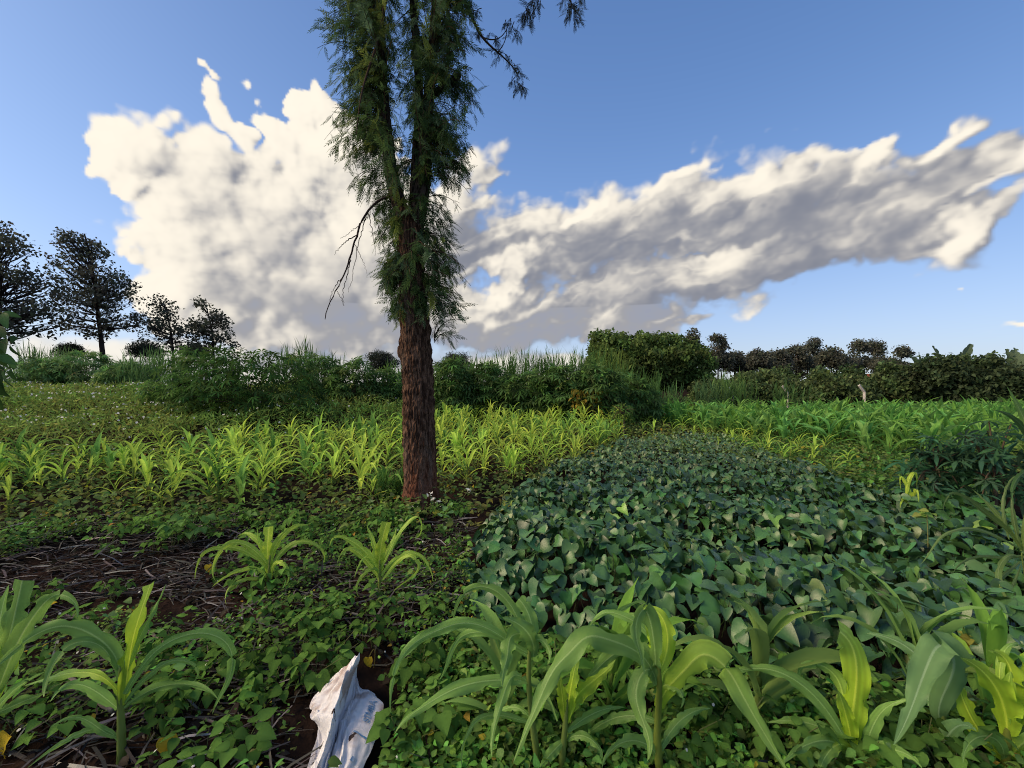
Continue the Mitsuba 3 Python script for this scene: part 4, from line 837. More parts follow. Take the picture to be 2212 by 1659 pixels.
hero('maize plant with pale green heart leaves in the gap at the bottom centre', 1.64, [[(1212, 1690), (1218, 1600), (1224, 1500)]],
     [([(1222, 1560), (1236, 1470), (1250, 1410)], 36, .9, .05), ([(1226, 1560), (1254, 1494), (1300, 1456), (1330, 1424)], 38, .9, .1), ([(1218, 1600), (1192, 1626), (1166, 1658)], 24, .3, -.1), ([(1226, 1580), (1287, 1539), (1350, 1528)], 22, .3, .1), ([(1220, 1560), (1214, 1500), (1206, 1450)], 26, .9, -.05), ([(1226, 1600), (1262, 1590), (1290, 1610), (1300, 1650)], 22, .3, -.1)], 706, srad=.0125)
hero('tallest maize plant at the bottom with a looping leaf at its top', 1.60, [[(1428, 1700), (1420, 1600), (1424, 1500), (1412, 1400)]],
     [([(1424, 1450), (1442, 1395), (1436, 1346), (1420, 1322), (1400, 1314), (1384, 1322)], 40, .85, .12), ([(1410, 1420), (1404, 1340), (1388, 1318), (1376, 1340), (1380, 1400), (1392, 1460)], 40, .3, -.15), ([(1412, 1420), (1392, 1360), (1345, 1330), (1310, 1323), (1284, 1340), (1262, 1366)], 18, .2, .1), ([(1408, 1400), (1370, 1330), (1337, 1324), (1364, 1304), (1388, 1299), (1402, 1322)], 14, .4, .15),
      ([(1416, 1470), (1370, 1404), (1310, 1380), (1268, 1376), (1236, 1404), (1200, 1442), (1168, 1505), (1138, 1575), (1108, 1650)], 52, .1, -.2), ([(1424, 1530), (1446, 1482), (1486, 1440), (1524, 1414), (1562, 1436), (1602, 1498), (1644, 1572), (1704, 1672)], 58, .55, -.2), ([(1418, 1480), (1392, 1450), (1374, 1500), (1388, 1556), (1398, 1645)], 40, .05, -.2),
      ([(1416, 1460), (1370, 1396), (1320, 1418), (1270, 1462)], 44, .4, .1), ([(1426, 1620), (1475, 1552), (1535, 1530)], 26, .3, .1), ([(1414, 1430), (1408, 1380), (1392, 1348)], 24, .9, .0), ([(1420, 1640), (1370, 1600), (1330, 1612), (1300, 1660)], 28, .3, -.15), ([(1420, 1560), (1350, 1546), (1300, 1564), (1262, 1590)], 26, .1, .15), ([(1424, 1500), (1448, 1480), (1466, 1490), (1470, 1530)], 22, .8, -.05)], 707, srad=.014, scol=(.2, .27, .05))
hero('maize plant with a broad pale green upright leaf at the lower right', 1.66, [[(1842, 1700), (1844, 1640), (1846, 1590)]],
     [([(1846, 1610), (1845, 1520), (1851, 1450), (1842, 1400), (1814, 1364)], -56, .95, .0), ([(1840, 1590), (1820, 1500), (1804, 1460), (1780, 1440), (1752, 1434), (1731, 1476)], 30, .6, .1), ([(1838, 1620), (1790, 1540), (1730, 1478), (1670, 1448), (1610, 1446), (1560, 1462)], 32, .3, .15), ([(1852, 1640), (1885, 1570), (1918, 1526), (1970, 1510)], 30, .1, -.1), ([(1852, 1650), (1915, 1618), (1956, 1628), (1992, 1660)], 34, .4, -.2),
      ([(1838, 1620), (1770, 1570), (1710, 1556), (1655, 1562)], 28, .2, .1), ([(1838, 1640), (1790, 1600), (1740, 1610), (1690, 1650)], 28, .2, -.15), ([(1842, 1620), (1826, 1540), (1810, 1490)], 36, .95, -.05), ([(1850, 1620), (1862, 1540), (1872, 1490)], 30, .95, .05), ([(1840, 1640), (1806, 1610), (1780, 1640), (1768, 1680)], 30, .8, -.15)], 708, srad=.0135, scol=(.2, .27, .05))
hero('maize plant with wide blue green leaves second from the right edge', 1.72, [[(2040, 1700), (2038, 1600), (2030, 1480)]],
     [([(2032, 1560), (2052, 1470), (2058, 1418), (2030, 1394), (2006, 1430), (1976, 1510), (1930, 1610)], 62, .05, -.25), ([(2034, 1500), (2000, 1440), (1965, 1402), (1920, 1378), (1872, 1368)], 34, .05, .15), ([(2030, 1500), (1985, 1420), (1990, 1398), (2024, 1390)], 18, .5, .1), ([(2036, 1640), (2050, 1586), (2085, 1566), (2110, 1580)], 44, .1, -.2), ([(2030, 1540), (2080, 1440), (2100, 1420), (2116, 1432)], 36, .05, .1), ([(2036, 1640), (1990, 1600), (1960, 1640), (1950, 1690)], 34, .1, -.15), ([(2034, 1560), (2000, 1510), (1966, 1530), (1950, 1560)], 30, .1, .15)], 709, srad=.013, col=(.17, .32, .12))
hero('bright yellow green maize plant at the right edge of the bottom', 1.62, [[(2168, 1700), (2174, 1620), (2180, 1540)]],
     [([(2174, 1600), (2166, 1520), (2128, 1456), (2074, 1420)], 60, .95, -.05), ([(2182, 1580), (2188, 1480), (2164, 1416), (2132, 1404)], 52, .95, .05), ([(2188, 1570), (2212, 1470), (2226, 1375)], 54, .9, .05), ([(2178, 1540), (2160, 1440), (2168, 1410), (2232, 1416)], 18, .6, .1), ([(2172, 1640), (2110, 1570), (2070, 1480), (2060, 1420)], 40, .9, .1), ([(2186, 1640), (2220, 1600), (2260, 1590)], 36, .8, -.1), ([(2168, 1650), (2130, 1590), (2100, 1600), (2080, 1650)], 32, .4, -.15), ([(2180, 1560), (2176, 1500), (2184, 1450)], 40, .95, -.03)], 710, srad=.015, scol=(.22, .27, .05))
hero('pale drooping maize plant standing alone beside the cassava on the right', 4.55, [[(1965, 1128), (1966, 1095), (1966, 1070)]],
     [([(1966, 1080), (1962, 1040), (1972, 1022), (1980, 1052)], 9, .9, .05), ([(1966, 1080), (1956, 1042), (1950, 1032), (1946, 1060)], 8, .9, .05), ([(1967, 1095), (1980, 1060), (1985, 1085)], 8, .9, -.1), ([(1965, 1095), (1950, 1080), (1944, 1098)], 7, .9, -.1)], 711, srad=.009, **YC)
for (px, py, gi, sc, lab) in ((1630, 1590, 0, .80, 'half-grown maize plant behind the big drooping blade at the bottom'), (1965, 1575, 1, .70, 'half-grown maize plant between the two broad-leaved plants at lower right'), (2125, 1580, 2, .62, 'half-grown maize plant behind the bright one at the right edge'), (1310, 1580, 3, .66, 'small maize plant behind the tallest maize at the bottom'), (1095, 1600, 1, .62, 'small maize plant under the arching leaves at bottom centre')):
    p = on(px, py); plant(tall_f[gi], p[0], p[1], sc, lab)
GR = dict(name='napier_grass_clump', cat='grass clump', part='blade', srad=.006, col=(.12, .20, .06), inner=(.15, .24, .05), fold=.35, wave=.05)
hero('young napier grass clump with long arching blades at the right edge', 2.85, [[(2226, 1310), (2216, 1250), (2207, 1195)], [(2236, 1310), (2226, 1240), (2215, 1190)]],
     [([(2206, 1188), (2168, 1138), (2118, 1098), (2072, 1068), (2056, 1066), (2043, 1078), (2039, 1105)], 13, .6, -.1), ([(2206, 1186), (2155, 1160), (2105, 1143), (2068, 1144), (2030, 1163), (2005, 1198), (1984, 1222)], 9, .3, -.3), ([(2206, 1200), (2155, 1205), (2118, 1203), (2080, 1215), (2056, 1243)], 9, .4, -.2), ([(2204, 1206), (2178, 1202), (2156, 1236), (2163, 1275), (2183, 1318), (2177, 1342)], 13, .3, -.4),
      ([(2180, 1165), (2168, 1113), (2170, 1068), (2182, 1040), (2216, 1026)], 8, .3, .1), ([(2204, 1213), (2155, 1255), (2116, 1297)], 9, .5, -.3), ([(2195, 1165), (2143, 1098), (2100, 1056)], 11, .7, .1), ([(2206, 1190), (2190, 1120), (2186, 1060)], 10, .7, .1), ([(2210, 1190), (2220, 1110), (2236, 1050)], 12, .7, 0), ([(2205, 1220), (2170, 1300), (2150, 1330)], 7, .2, -.3), ([(2208, 1195), (2240, 1150), (2270, 1160)], 12, .5, 0), ([(2208, 1205), (2250, 1200), (2280, 1240)], 12, .5, -.2)], 712, **GR)
hero('tall grass with wide blades reaching in from the right edge above the cassava', 2.6, [[(2262, 1290), (2254, 1150), (2240, 1000)]],
     [([(2244, 1000), (2222, 930), (2196, 872), (2174, 834)], 15, .6, .1), ([(2246, 1010), (2215, 930), (2185, 900), (2146, 886)], 15, .2, -.1), ([(2244, 990), (2250, 900), (2270, 840)], 14, .5, 0), ([(2250, 1060), (2216, 1020), (2194, 1040), (2190, 1090)], 13, .3, -.2)], 713, **{**GR, 'col': (.06, .13, .04), 'name': 'napier_grass_clump'})

# ------------------------------------------------------------------ the sweet potato patch
def finer_heart(rng, cup, droop):
    m = fan([(0.03, 0.07), (.17, -.06), (.33, -.11), (.45, .02), (.49, .18), (.45, .38), (.34, .60), (.20, .80), (.08, .93), (0, 1.0)], droop, cup)
    V = m[0].copy(); V[:, 2] += (mnoise(np.c_[V[:, :2] * 3.1 + rng.uniform(0, 50), 0 * V[:, 0]], 3) - .5) * .16
    return V, m[1], m[2]


def sweet_potato():
    rng = np.random.default_rng(800)
    poly = ground_poly([(1000, 1330), (1010, 1240), (1050, 1140), (1100, 1075), (1160, 1030), (1250, 1000), (1330, 968), (1440, 955), (1560, 960), (1650, 990), (1730, 1022), (1840, 1062), (1930, 1088), (2060, 1110), (2212, 1150), (2420, 1230), (2480, 1500), (2200, 1560), (1990, 1530), (1800, 1500), (1600, 1480), (1420, 1440), (1250, 1405), (1080, 1375)])
    k = thing('sweet_potato_patch', 'dense dark green patch of heart-shaped sweet potato leaves on the right', 'sweet potato patch')
    H = [finer_heart(rng, c, d) for c, d in ((.30, .25), (.45, .18), (.20, .38), (.62, .15), (.36, .50), (.12, .25))]
    x, y = sample(rng, poly, 12500); keep = rng.random(len(x)) < np.clip(6.5 / y, .45, 1); x, y = x[keep], y[keep]
    e = edge_dist(poly, x, y)
    mound = .16 + .12 * mfbm(np.c_[x * 1.1, y * 1.1, 0 * x], 3, 81) + .08 * np.sin((x * .5 + y * .9) * 4.2) * sstep(2, 4, y)
    top = mound * sstep(-.08, .45, e) + .06
    lay = rng.random(len(x)) ** .70
    z = gz(x, y) + top * (.25 + .80 * lay); n = len(x)
    yaw = np.pi + rng.normal(0, 1.25, n); pit = rng.normal(-.38, .42, n) - .25 * (e < .25)
    fwd = np.c_[np.sin(yaw), np.cos(yaw), np.tan(np.clip(pit, -1.2, .7))]
    nr = np.c_[rng.normal(0, .42, n), rng.normal(-.12, .45, n), np.ones(n)]
    size = rng.uniform(.064, .125, n) * (1 - .38 * sstep(3.2, 8, y)) * (.8 + .3 * lay)
    young = rng.random(n); col = jit(rng, n, (.037, .098, .026), .26, .07)
    col = np.where((young > .95)[:, None], jit(rng, n, (.09, .17, .04), .2), col)
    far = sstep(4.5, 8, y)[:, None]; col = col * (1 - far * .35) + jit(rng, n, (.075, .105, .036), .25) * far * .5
    pos = np.c_[x, y, z]; R = frames(fwd, nr); wh = rng.integers(0, len(H), n)
    cen = pos + R[:, :, 1] * size[:, None] * .45
    px = 1106 + F * cen[:, 0] / cen[:, 1]; seen = (np.abs(px - 1106) < 1110) & (829.5 + F * (EYE - cen[:, 2]) / cen[:, 1] < 1655) & (lay > .35)
    order = np.argsort(np.where(seen, y - size * 4, 99))[:300]; big = np.zeros(n, bool); big[order] = True
    for i in order:
        m = scatter(H[wh[i]], pos[i:i + 1], R[i:i + 1], size[i:i + 1], col[i:i + 1]); put(k + '__leaf', m, 'mat_gloss_leaf')
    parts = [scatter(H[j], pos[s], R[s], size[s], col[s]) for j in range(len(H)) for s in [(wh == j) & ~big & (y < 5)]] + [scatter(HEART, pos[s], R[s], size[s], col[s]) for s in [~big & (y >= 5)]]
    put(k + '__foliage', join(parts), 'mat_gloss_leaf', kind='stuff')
    s = (rng.random(n) < .8) & (y < 6); a = pos[s]; st = []
    b = a + np.c_[rng.normal(0, .05, s.sum()), rng.normal(.02, .05, s.sum()), -top[s] * .9]
    stem = (np.array([[-.5, 0, 0], [.5, 0, 0], [.5, 1, 0], [-.5, 1, 0]]) * [.0045, 1, 1], np.array([[0, 1, 2], [0, 2, 3]]), np.ones((4, 3)))
    L = np.linalg.norm(b - a, axis=1); RR = frames(b - a, np.tile([0.02, -1., .3], (len(a), 1))); RR[:, :, 1] *= L[:, None]
    put(k + '__vines', scatter(stem, a, RR, 1.0, jit(rng, len(a), (.09, .12, .05), .2)), 'mat_matte', kind='stuff')


sweet_potato()


# ------------------------------------------------------------------ bean plants
def bean_parts(rng, H, spread, nleaf, ls, col):
    out = []; stems = []
    lm = [fan([(0.02, 0), (.27, .03), (.42, .18), (.44, .36), (.31, .62), (.12, .86), (0, 1)], rng.uniform(.15, .4), rng.uniform(.15, .4)) for _ in range(3)]
    for i in range(nleaf):
        f = (i + .5) / nleaf; az = i * 2.4 + rng.normal(0, .4); r = spread * (.35 + .65 * rng.random()); h = H * (.35 + .65 * f) * rng.uniform(.85, 1.1)
        node = np.array([math.sin(az) * r, math.cos(az) * r, h]); base = np.array([rng.normal(0, .012), rng.normal(0, .012), H * .15 * rng.random()])
        stems.append(tube([base - [0, 0, .04], (base + node) / 2 + [0, 0, h * .12], node], (.0028, .0022, .0016), 4, (.16, .19, .08)))
        ps = []; c = np.asarray(col) * rng.uniform(.75, 1.25)
        for j, da in enumerate((-1.25, 0, 1.25)):
            a = az + da; d = np.array([math.sin(a), math.cos(a), rng.normal(-.30, .25)]); s = ls * (1.1 if j == 1 else .9) * rng.uniform(.85, 1.15)
            ps.append(scatter(lm[j], (node + d * .012)[None], frames(d[None], np.array([[rng.normal(0, .3), rng.normal(0, .3), 1]])), s, c[None]))
        out.append(('leaf' if i == 0 else f'leaf_{i:03d}', join(ps)))
    return [('stem', join(stems))] + out


def bean_groups(prefix, n, full, seed, **kw):
    rng = np.random.default_rng(seed); ks = []
    for v in range(n):
        a = {k: (x(rng) if callable(x) else x) for k, x in kw.items()}; parts = bean_parts(rng, **a); g = f'{prefix}_group_{v}'
        scene[g] = {'type': 'shapegroup', **({n_: shape(m, 'mat_leaf') for n_, m in parts} if full else {'plant': shape(join([m for _, m in parts]), 'mat_leaf')})}
        ks.append(g)
    return ks


SACKP = ground_poly([(722, 1490), (768, 1418), (800, 1470), (835, 1500), (838, 1560), (800, 1700), (640, 1720), (660, 1600)])
in_sack = lambda x, y: inside(SACKP, np.asarray(x), np.asarray(y)) | (edge_dist(SACKP, np.atleast_1d(x), np.atleast_1d(y)) < .06).reshape(np.shape(x))
BEAN = dict(H=lambda r: r.uniform(.14, .24), spread=lambda r: r.uniform(.08, .14), nleaf=lambda r: int(r.integers(6, 9)), ls=lambda r: r.uniform(.042, .066), col=lambda r: np.array((.105, .215, .045)) * r.uniform(.65, 1.3))
bean_f = bean_groups('bean', 6, True, 850, **BEAN); bean_s = bean_groups('bean_far', 6, False, 851, **BEAN)
bush_f = bean_groups('bushy_bean', 1, True, 852, H=.34, spread=.22, nleaf=16, ls=.075, col=np.array((.10, .20, .055)))
rngb = np.random.default_rng(855)
p = on(412, 1175); plant(bush_f[0], p[0], p[1], 1.0, 'bushy pale green bean plant on the bare mulch left of the trunk', 'bean_plant', cat='bean plant', rng=rngb)
spots = [(852, 1108, .8), (880, 1122, .7), (915, 1128, .8), (955, 1118, .8), (985, 1096, .8), (840, 1125, .9), (1000, 1120, .9), (700, 1470, 1.15), (668, 1500, 1.1), (725, 1440, 1.0), (30, 1590, 1.0), (330, 1420, .9), (360, 1420, .9), (190, 1350, .9), (240, 1300, .9), (55, 1330, .9), (100, 1300, 1.), (600, 1330, .9), (700, 1330, 1.), (745, 1310, .9), (660, 1380, 1.),
         (480, 1250, .9), (780, 1390, 1.), (835, 1330, 1.), (880, 1380, .9), (930, 1330, .9), (1480, 1640, 1.1), (1540, 1600, 1.1), (1500, 1560, 1.), (1600, 1640, 1.1), (1700, 1640, 1.), (1300, 1600, 1.), (960, 1440, 1.0), (900, 1500, 1.0), (930, 1580, 1.0), (880, 1630, 1.), (1040, 1640, .9), (400, 1500, .9), (360, 1540, .9), (330, 1600, .9), (120, 1600, .9), (640, 1620, .7), (560, 1500, .7),
         (1260, 1480, 1.), (1350, 1500, 1.), (1440, 1480, 1.), (1760, 1600, 1.), (1900, 1500, 1.), (2110, 1500, 1.), (2150, 1640, 1.)]
pool = ground_poly([(0, 1150), (300, 1130), (700, 1120), (1000, 1110), (1010, 1300), (1090, 1390), (1300, 1430), (1500, 1470), (1800, 1530), (2100, 1560), (2212, 1700), (900, 1800), (780, 1480), (600, 1480), (500, 1800), (-200, 1700), (-100, 1300)])
bx_, by_ = sample(rngb, pool, 420)
dens = mfbm(np.c_[bx_ * .9, by_ * .9, 0 * bx_], 2, 91); w = np.where(bx_ < -.5, dens > .64, dens > .44)
spots3 = [(float(on(a, b)[0]), float(on(a, b)[1]), s) for a, b, s in spots] + [(float(x), float(y), float(rngb.uniform(.5, 1.25))) for x, y, q in zip(bx_, by_, w) if q][:150]
MARKS = [(n, *on(a, b)[:2]) for n, a, b in (('around the large maize at lower left', 262, 1640), ('beside the maize cut by the left edge', 0, 1560), ('by the dry grey stalk', 190, 1530), ('around the white sack', 770, 1560), ('on bare soil between the lower left maize and the sack', 500, 1560), ('under the bottom centre maize', 1060, 1600), ('at the foot of the tallest maize', 1420, 1640),
    ('under the broad-leaved maize at lower right', 1760, 1640), ('at the lower right of the sweet potato patch', 2080, 1600), ('around the small maize left of centre', 570, 1290), ('around the small maize below the trunk', 815, 1300), ('at the foot of the big trunk', 905, 1118), ('between the trunk foot and the sweet potatoes', 970, 1180), ('on the bare mulch left of the trunk', 380, 1200), ('on the mulch near the left edge', 60, 1230), ('between the small maize and the sweet potato patch', 960, 1330), ('between the small maize and the sack', 700, 1400), ('behind the large maize at lower left', 330, 1390))]
for i, (x, y, s) in enumerate(spots3):
    if in_sack(x, y): continue
    if np.hypot(x + 1.107, y - 5.24) < .26: continue
    d = abs(x / y) < 1.3
    if not d: continue
    near = y < 3.0
    mark = min(MARKS, key=lambda m: np.hypot(m[1] - x, m[2] - y))[0]
    lab, grp = f'low three-leaved bean plant {mark}', f'bean plants {mark}'
    G = bean_f if near else bean_s
    plant(G[i % len(G)], x, y, s, lab, 'bean_plant', grp, 'bean plant', rng=rngb, tilt=.12)
for g in bean_f + bean_s + bush_f:
    if not any(v.get('type') == 'instance' and v['g']['id'] == g for v in scene.values()): del scene[g]


# ------------------------------------------------------------------ ground cover, mulch, litter
def ground_cover():
    rng = np.random.default_rng(860)
    k = thing('ground_cover_weeds', 'small creeping weeds and seedlings covering the soil between the crops', kind='stuff')
    near = ground_poly([(-150, 1135), (300, 1110), (1000, 1095), (1020, 1260), (1050, 1370), (1300, 1430), (1800, 1520), (2300, 1570), (2500, 1800), (-600, 1800), (-250, 1400)])
    far = np.array([[-9, 4.3], [-10, 8.5], [-6, 9.8], [-2.5, 16], [8, 16], [22, 16], [16, 9], [8, 5.0], [5.2, 5.2], [4.4, 6.4], [2.6, 9.2], [1.7, 7.6], [.3, 5.6], [-.2, 4.3], [-3.5, 4.2]])
    parts = []
    def cover(poly, n, thr, size, col, h, lift):
        x, y = sample(rng, poly, n); g = mfbm(np.c_[x * 1.3, y * 1.3, 0 * x], 3, 93); q = (g + .12 * sstep(-.8, .2, x) - .10 * sstep(-.6, -1.4, x) * (y < 4.2)) * np.ones(len(x)) > thr + rng.normal(0, .05, len(x)); q &= ~in_sack(x, y); x, y = x[q], y[q]; m = 6
        N = len(x); P_ = np.repeat(np.c_[x, y, gz(x, y)], m, 0) + rng.normal(0, .035, (N * m, 3)) * [1, 1, 0]; P_[:, 2] += lift + h * rng.random(N * m) ** 1.3
        c = jit(rng, N, col, .28, .14).repeat(m, 0) * rng.uniform(.75, 1.25, (N * m, 1))
        yl = rng.random(N * m) < .02; c[yl] = jit(rng, yl.sum(), (.30, .24, .04), .2)
        parts.append(scatter(TINY if size < .03 else OVATE, P_, frames(rng.normal(0, 1, (N * m, 3)) * [1, 1, .35], rng.normal(0, .45, (N * m, 3)) + [0, 0, 1]), size * rng.uniform(.6, 1.5, N * m), c))
    cover(near, 6500, .47, .022, (.12, .215, .050), .10, .01)
    cover(near, 1900, .52, .040, (.11, .225, .055), .15, .02)
    cover(far, 10000, .28, .060, (.14, .20, .06), .24, .02)
    right = ground_poly([(1050, 1370), (1300, 1425), (1800, 1520), (2300, 1570), (2500, 1800), (800, 1800), (850, 1400)])
    cover(right, 2200, .36, .032, (.125, .25, .055), .12, .01)
    strip = ground_poly([(1480, 955), (1600, 950), (1760, 965), (1980, 985), (2150, 1075), (2080, 1100), (1900, 1075), (1800, 1050), (1640, 985)])
    cover(strip, 2200, .20, .062, (.115, .225, .055), .22, .02)
    put(k + '__leaves', join(parts), kind='stuff')
    x, y = sample(rng, near, 260); a = np.linspace(0, 2 * np.pi, 6)[:-1]
    fl = (np.vstack([[0, 0, .3], np.c_[np.cos(a), np.sin(a), 0 * a]]), np.array([[0, i + 1, (i + 1) % 5 + 1] for i in range(5)]), np.ones((6, 3)))
    q = rng.random(len(x)) < .35; Q = q.sum()
    put(k + '__flowers', scatter(fl, np.c_[x, y, gz(x, y) + rng.uniform(.05, .2, len(x))][q], frames(rng.normal(0, 1, (Q, 3)), rng.normal(0, .6, (Q, 3)) + [0, -.5, 1]), rng.uniform(.005, .009, Q), jit(rng, Q, (.72, .73, .66), .1, .02)), kind='stuff')
    # dry stalks, leaves and twigs lying as mulch
    m = thing('dry_mulch', 'grey brown dry grass and stalks lying as mulch on the soil', kind='stuff')
    x, y = sample(rng, near, 7000); g = mfbm(np.c_[x * .8, y * .8, 0 * x], 3, 97); q = (g + .16 * sstep(.4, -1.2, x) > .46) & ~in_sack(x, y); x, y = x[q], y[q]; n = len(x)
    straw = (np.array([[-.5, 0, 0], [.5, 0, 0], [-.5, .5, .06], [.5, .5, .06], [-.3, 1, 0], [.3, 1, 0]]) * [.05, 1, 1], np.array([[0, 1, 3], [0, 3, 2], [2, 3, 5], [2, 5, 4]]), np.ones((6, 3)))
    v = np.c_[rng.normal(0, 1, n) + .9, rng.normal(0, .7, n), rng.normal(0, .10, n)]
    c = jit(rng, n, (.066, .063, .060), .45, .05); c[rng.random(n) < .14] *= 3.0; c[rng.random(n) < .1] *= .4
    R = frames(v, rng.normal(0, .4, (n, 3)) + [0, 0, 1]); L = rng.uniform(.06, .26, n)
    xl, yl = sample(rng, near, 7000); ql = (mfbm(np.c_[xl * .8, yl * .8, 0 * xl], 3, 97) + .16 * sstep(.4, -1.2, xl) > .44) & ~in_sack(xl, yl); xl, yl = xl[ql], yl[ql]; nl = len(xl)
    put(m + '__dead_leaves', scatter(OVATE, np.c_[xl, yl, gz(xl, yl) + rng.uniform(0, .03, nl)], frames(rng.normal(0, 1, (nl, 3)) * [1, 1, .3], rng.normal(0, .6, (nl, 3)) + [0, 0, 1]), rng.uniform(.02, .06, nl), jit(rng, nl, (.040, .034, .028), .5, .08)), kind='stuff')
    put(m + '__strands', scatter(straw, np.c_[x, y, gz(x, y) + rng.uniform(.0, .045, n)], R, L, c), 'mat_matte', kind='stuff', smooth=False)


ground_cover()
for lab, a, b, r, z in (('thick dry grey stalk lying behind the large maize at lower left', (132, 1490), (246, 1570), .016, .07), ('dry stick on the mulch right of the large maize at lower left', (300, 1364), (372, 1416), .009, .03), ('brown stick lying behind the maize at the bottom centre', (860, 1320), (922, 1302), .012, .05), ('thin pale stick on bare soil left of the white sack', (420, 1560), (480, 1582), .006, .02)):
    p, q = on(*a), on(*b); p[2] += z; q[2] += z; rr = np.random.default_rng(int(a[0]))
    path = spline([p, p * .6 + q * .4 + [0, 0, .01], q], 14) + rr.normal(0, .002, (14, 3))
    V, f, C = tube(path, r * (1 + .12 * rr.normal(size=14)), 9, (.20, .165, .135)); k = thing('dry_stalk', lab, 'stick')
    scene[k] = mikit.ply((V, f), 'mat_matte', smooth=True, color=C * (.8 + .4 * mnoise(V * [60, 60, 8], 5))[:, None])
for lab, px, py, s, w in (('drooping yellow leaf with holes in the lower left corner', 22, 1600, .085, .9), ('ragged yellow leaf on the soil right of the large maize', 362, 1604, .07, .9), ('small yellow leaf behind the top of the white sack', 797, 1432, .05, .9), ('yellow leaf under the small maize left of centre', 452, 1232, .06, .9), ('greenish yellow leaf under the bottom centre maize', 990, 1440, .06, .7), ('yellow leaf on the ground in front of the bottom centre maize', 900, 1632, .05, .9)):
    rr = np.random.default_rng(px); k = thing('yellowed_leaf', lab, 'leaf'); p = on(px, py + 25); c = at(px, py - 12, p[1])
    m = finer_heart(rr, .5, .55); V = m[0].copy(); V[:, 2] += (mnoise(np.c_[V[:, :2] * 5, 0 * V[:, 0]], 9) - .5) * .35
    m = scatter((V, m[1], m[2]), c[None], frames(np.array([[rr.normal(0, .3), -.45, -1.0]]), np.array([[rr.normal(0, .3), -1.0, .6]])), s, np.array([[.48, .36, .035]]) * w)
    st = tube(spline([c, c + [.01, .03, .02], [c[0] + .01, c[1] + .05, p[2]]], 8), .002, 4, (.25, .22, .07)); scene[k] = shape(join([m, st]), 'mat_leaf')


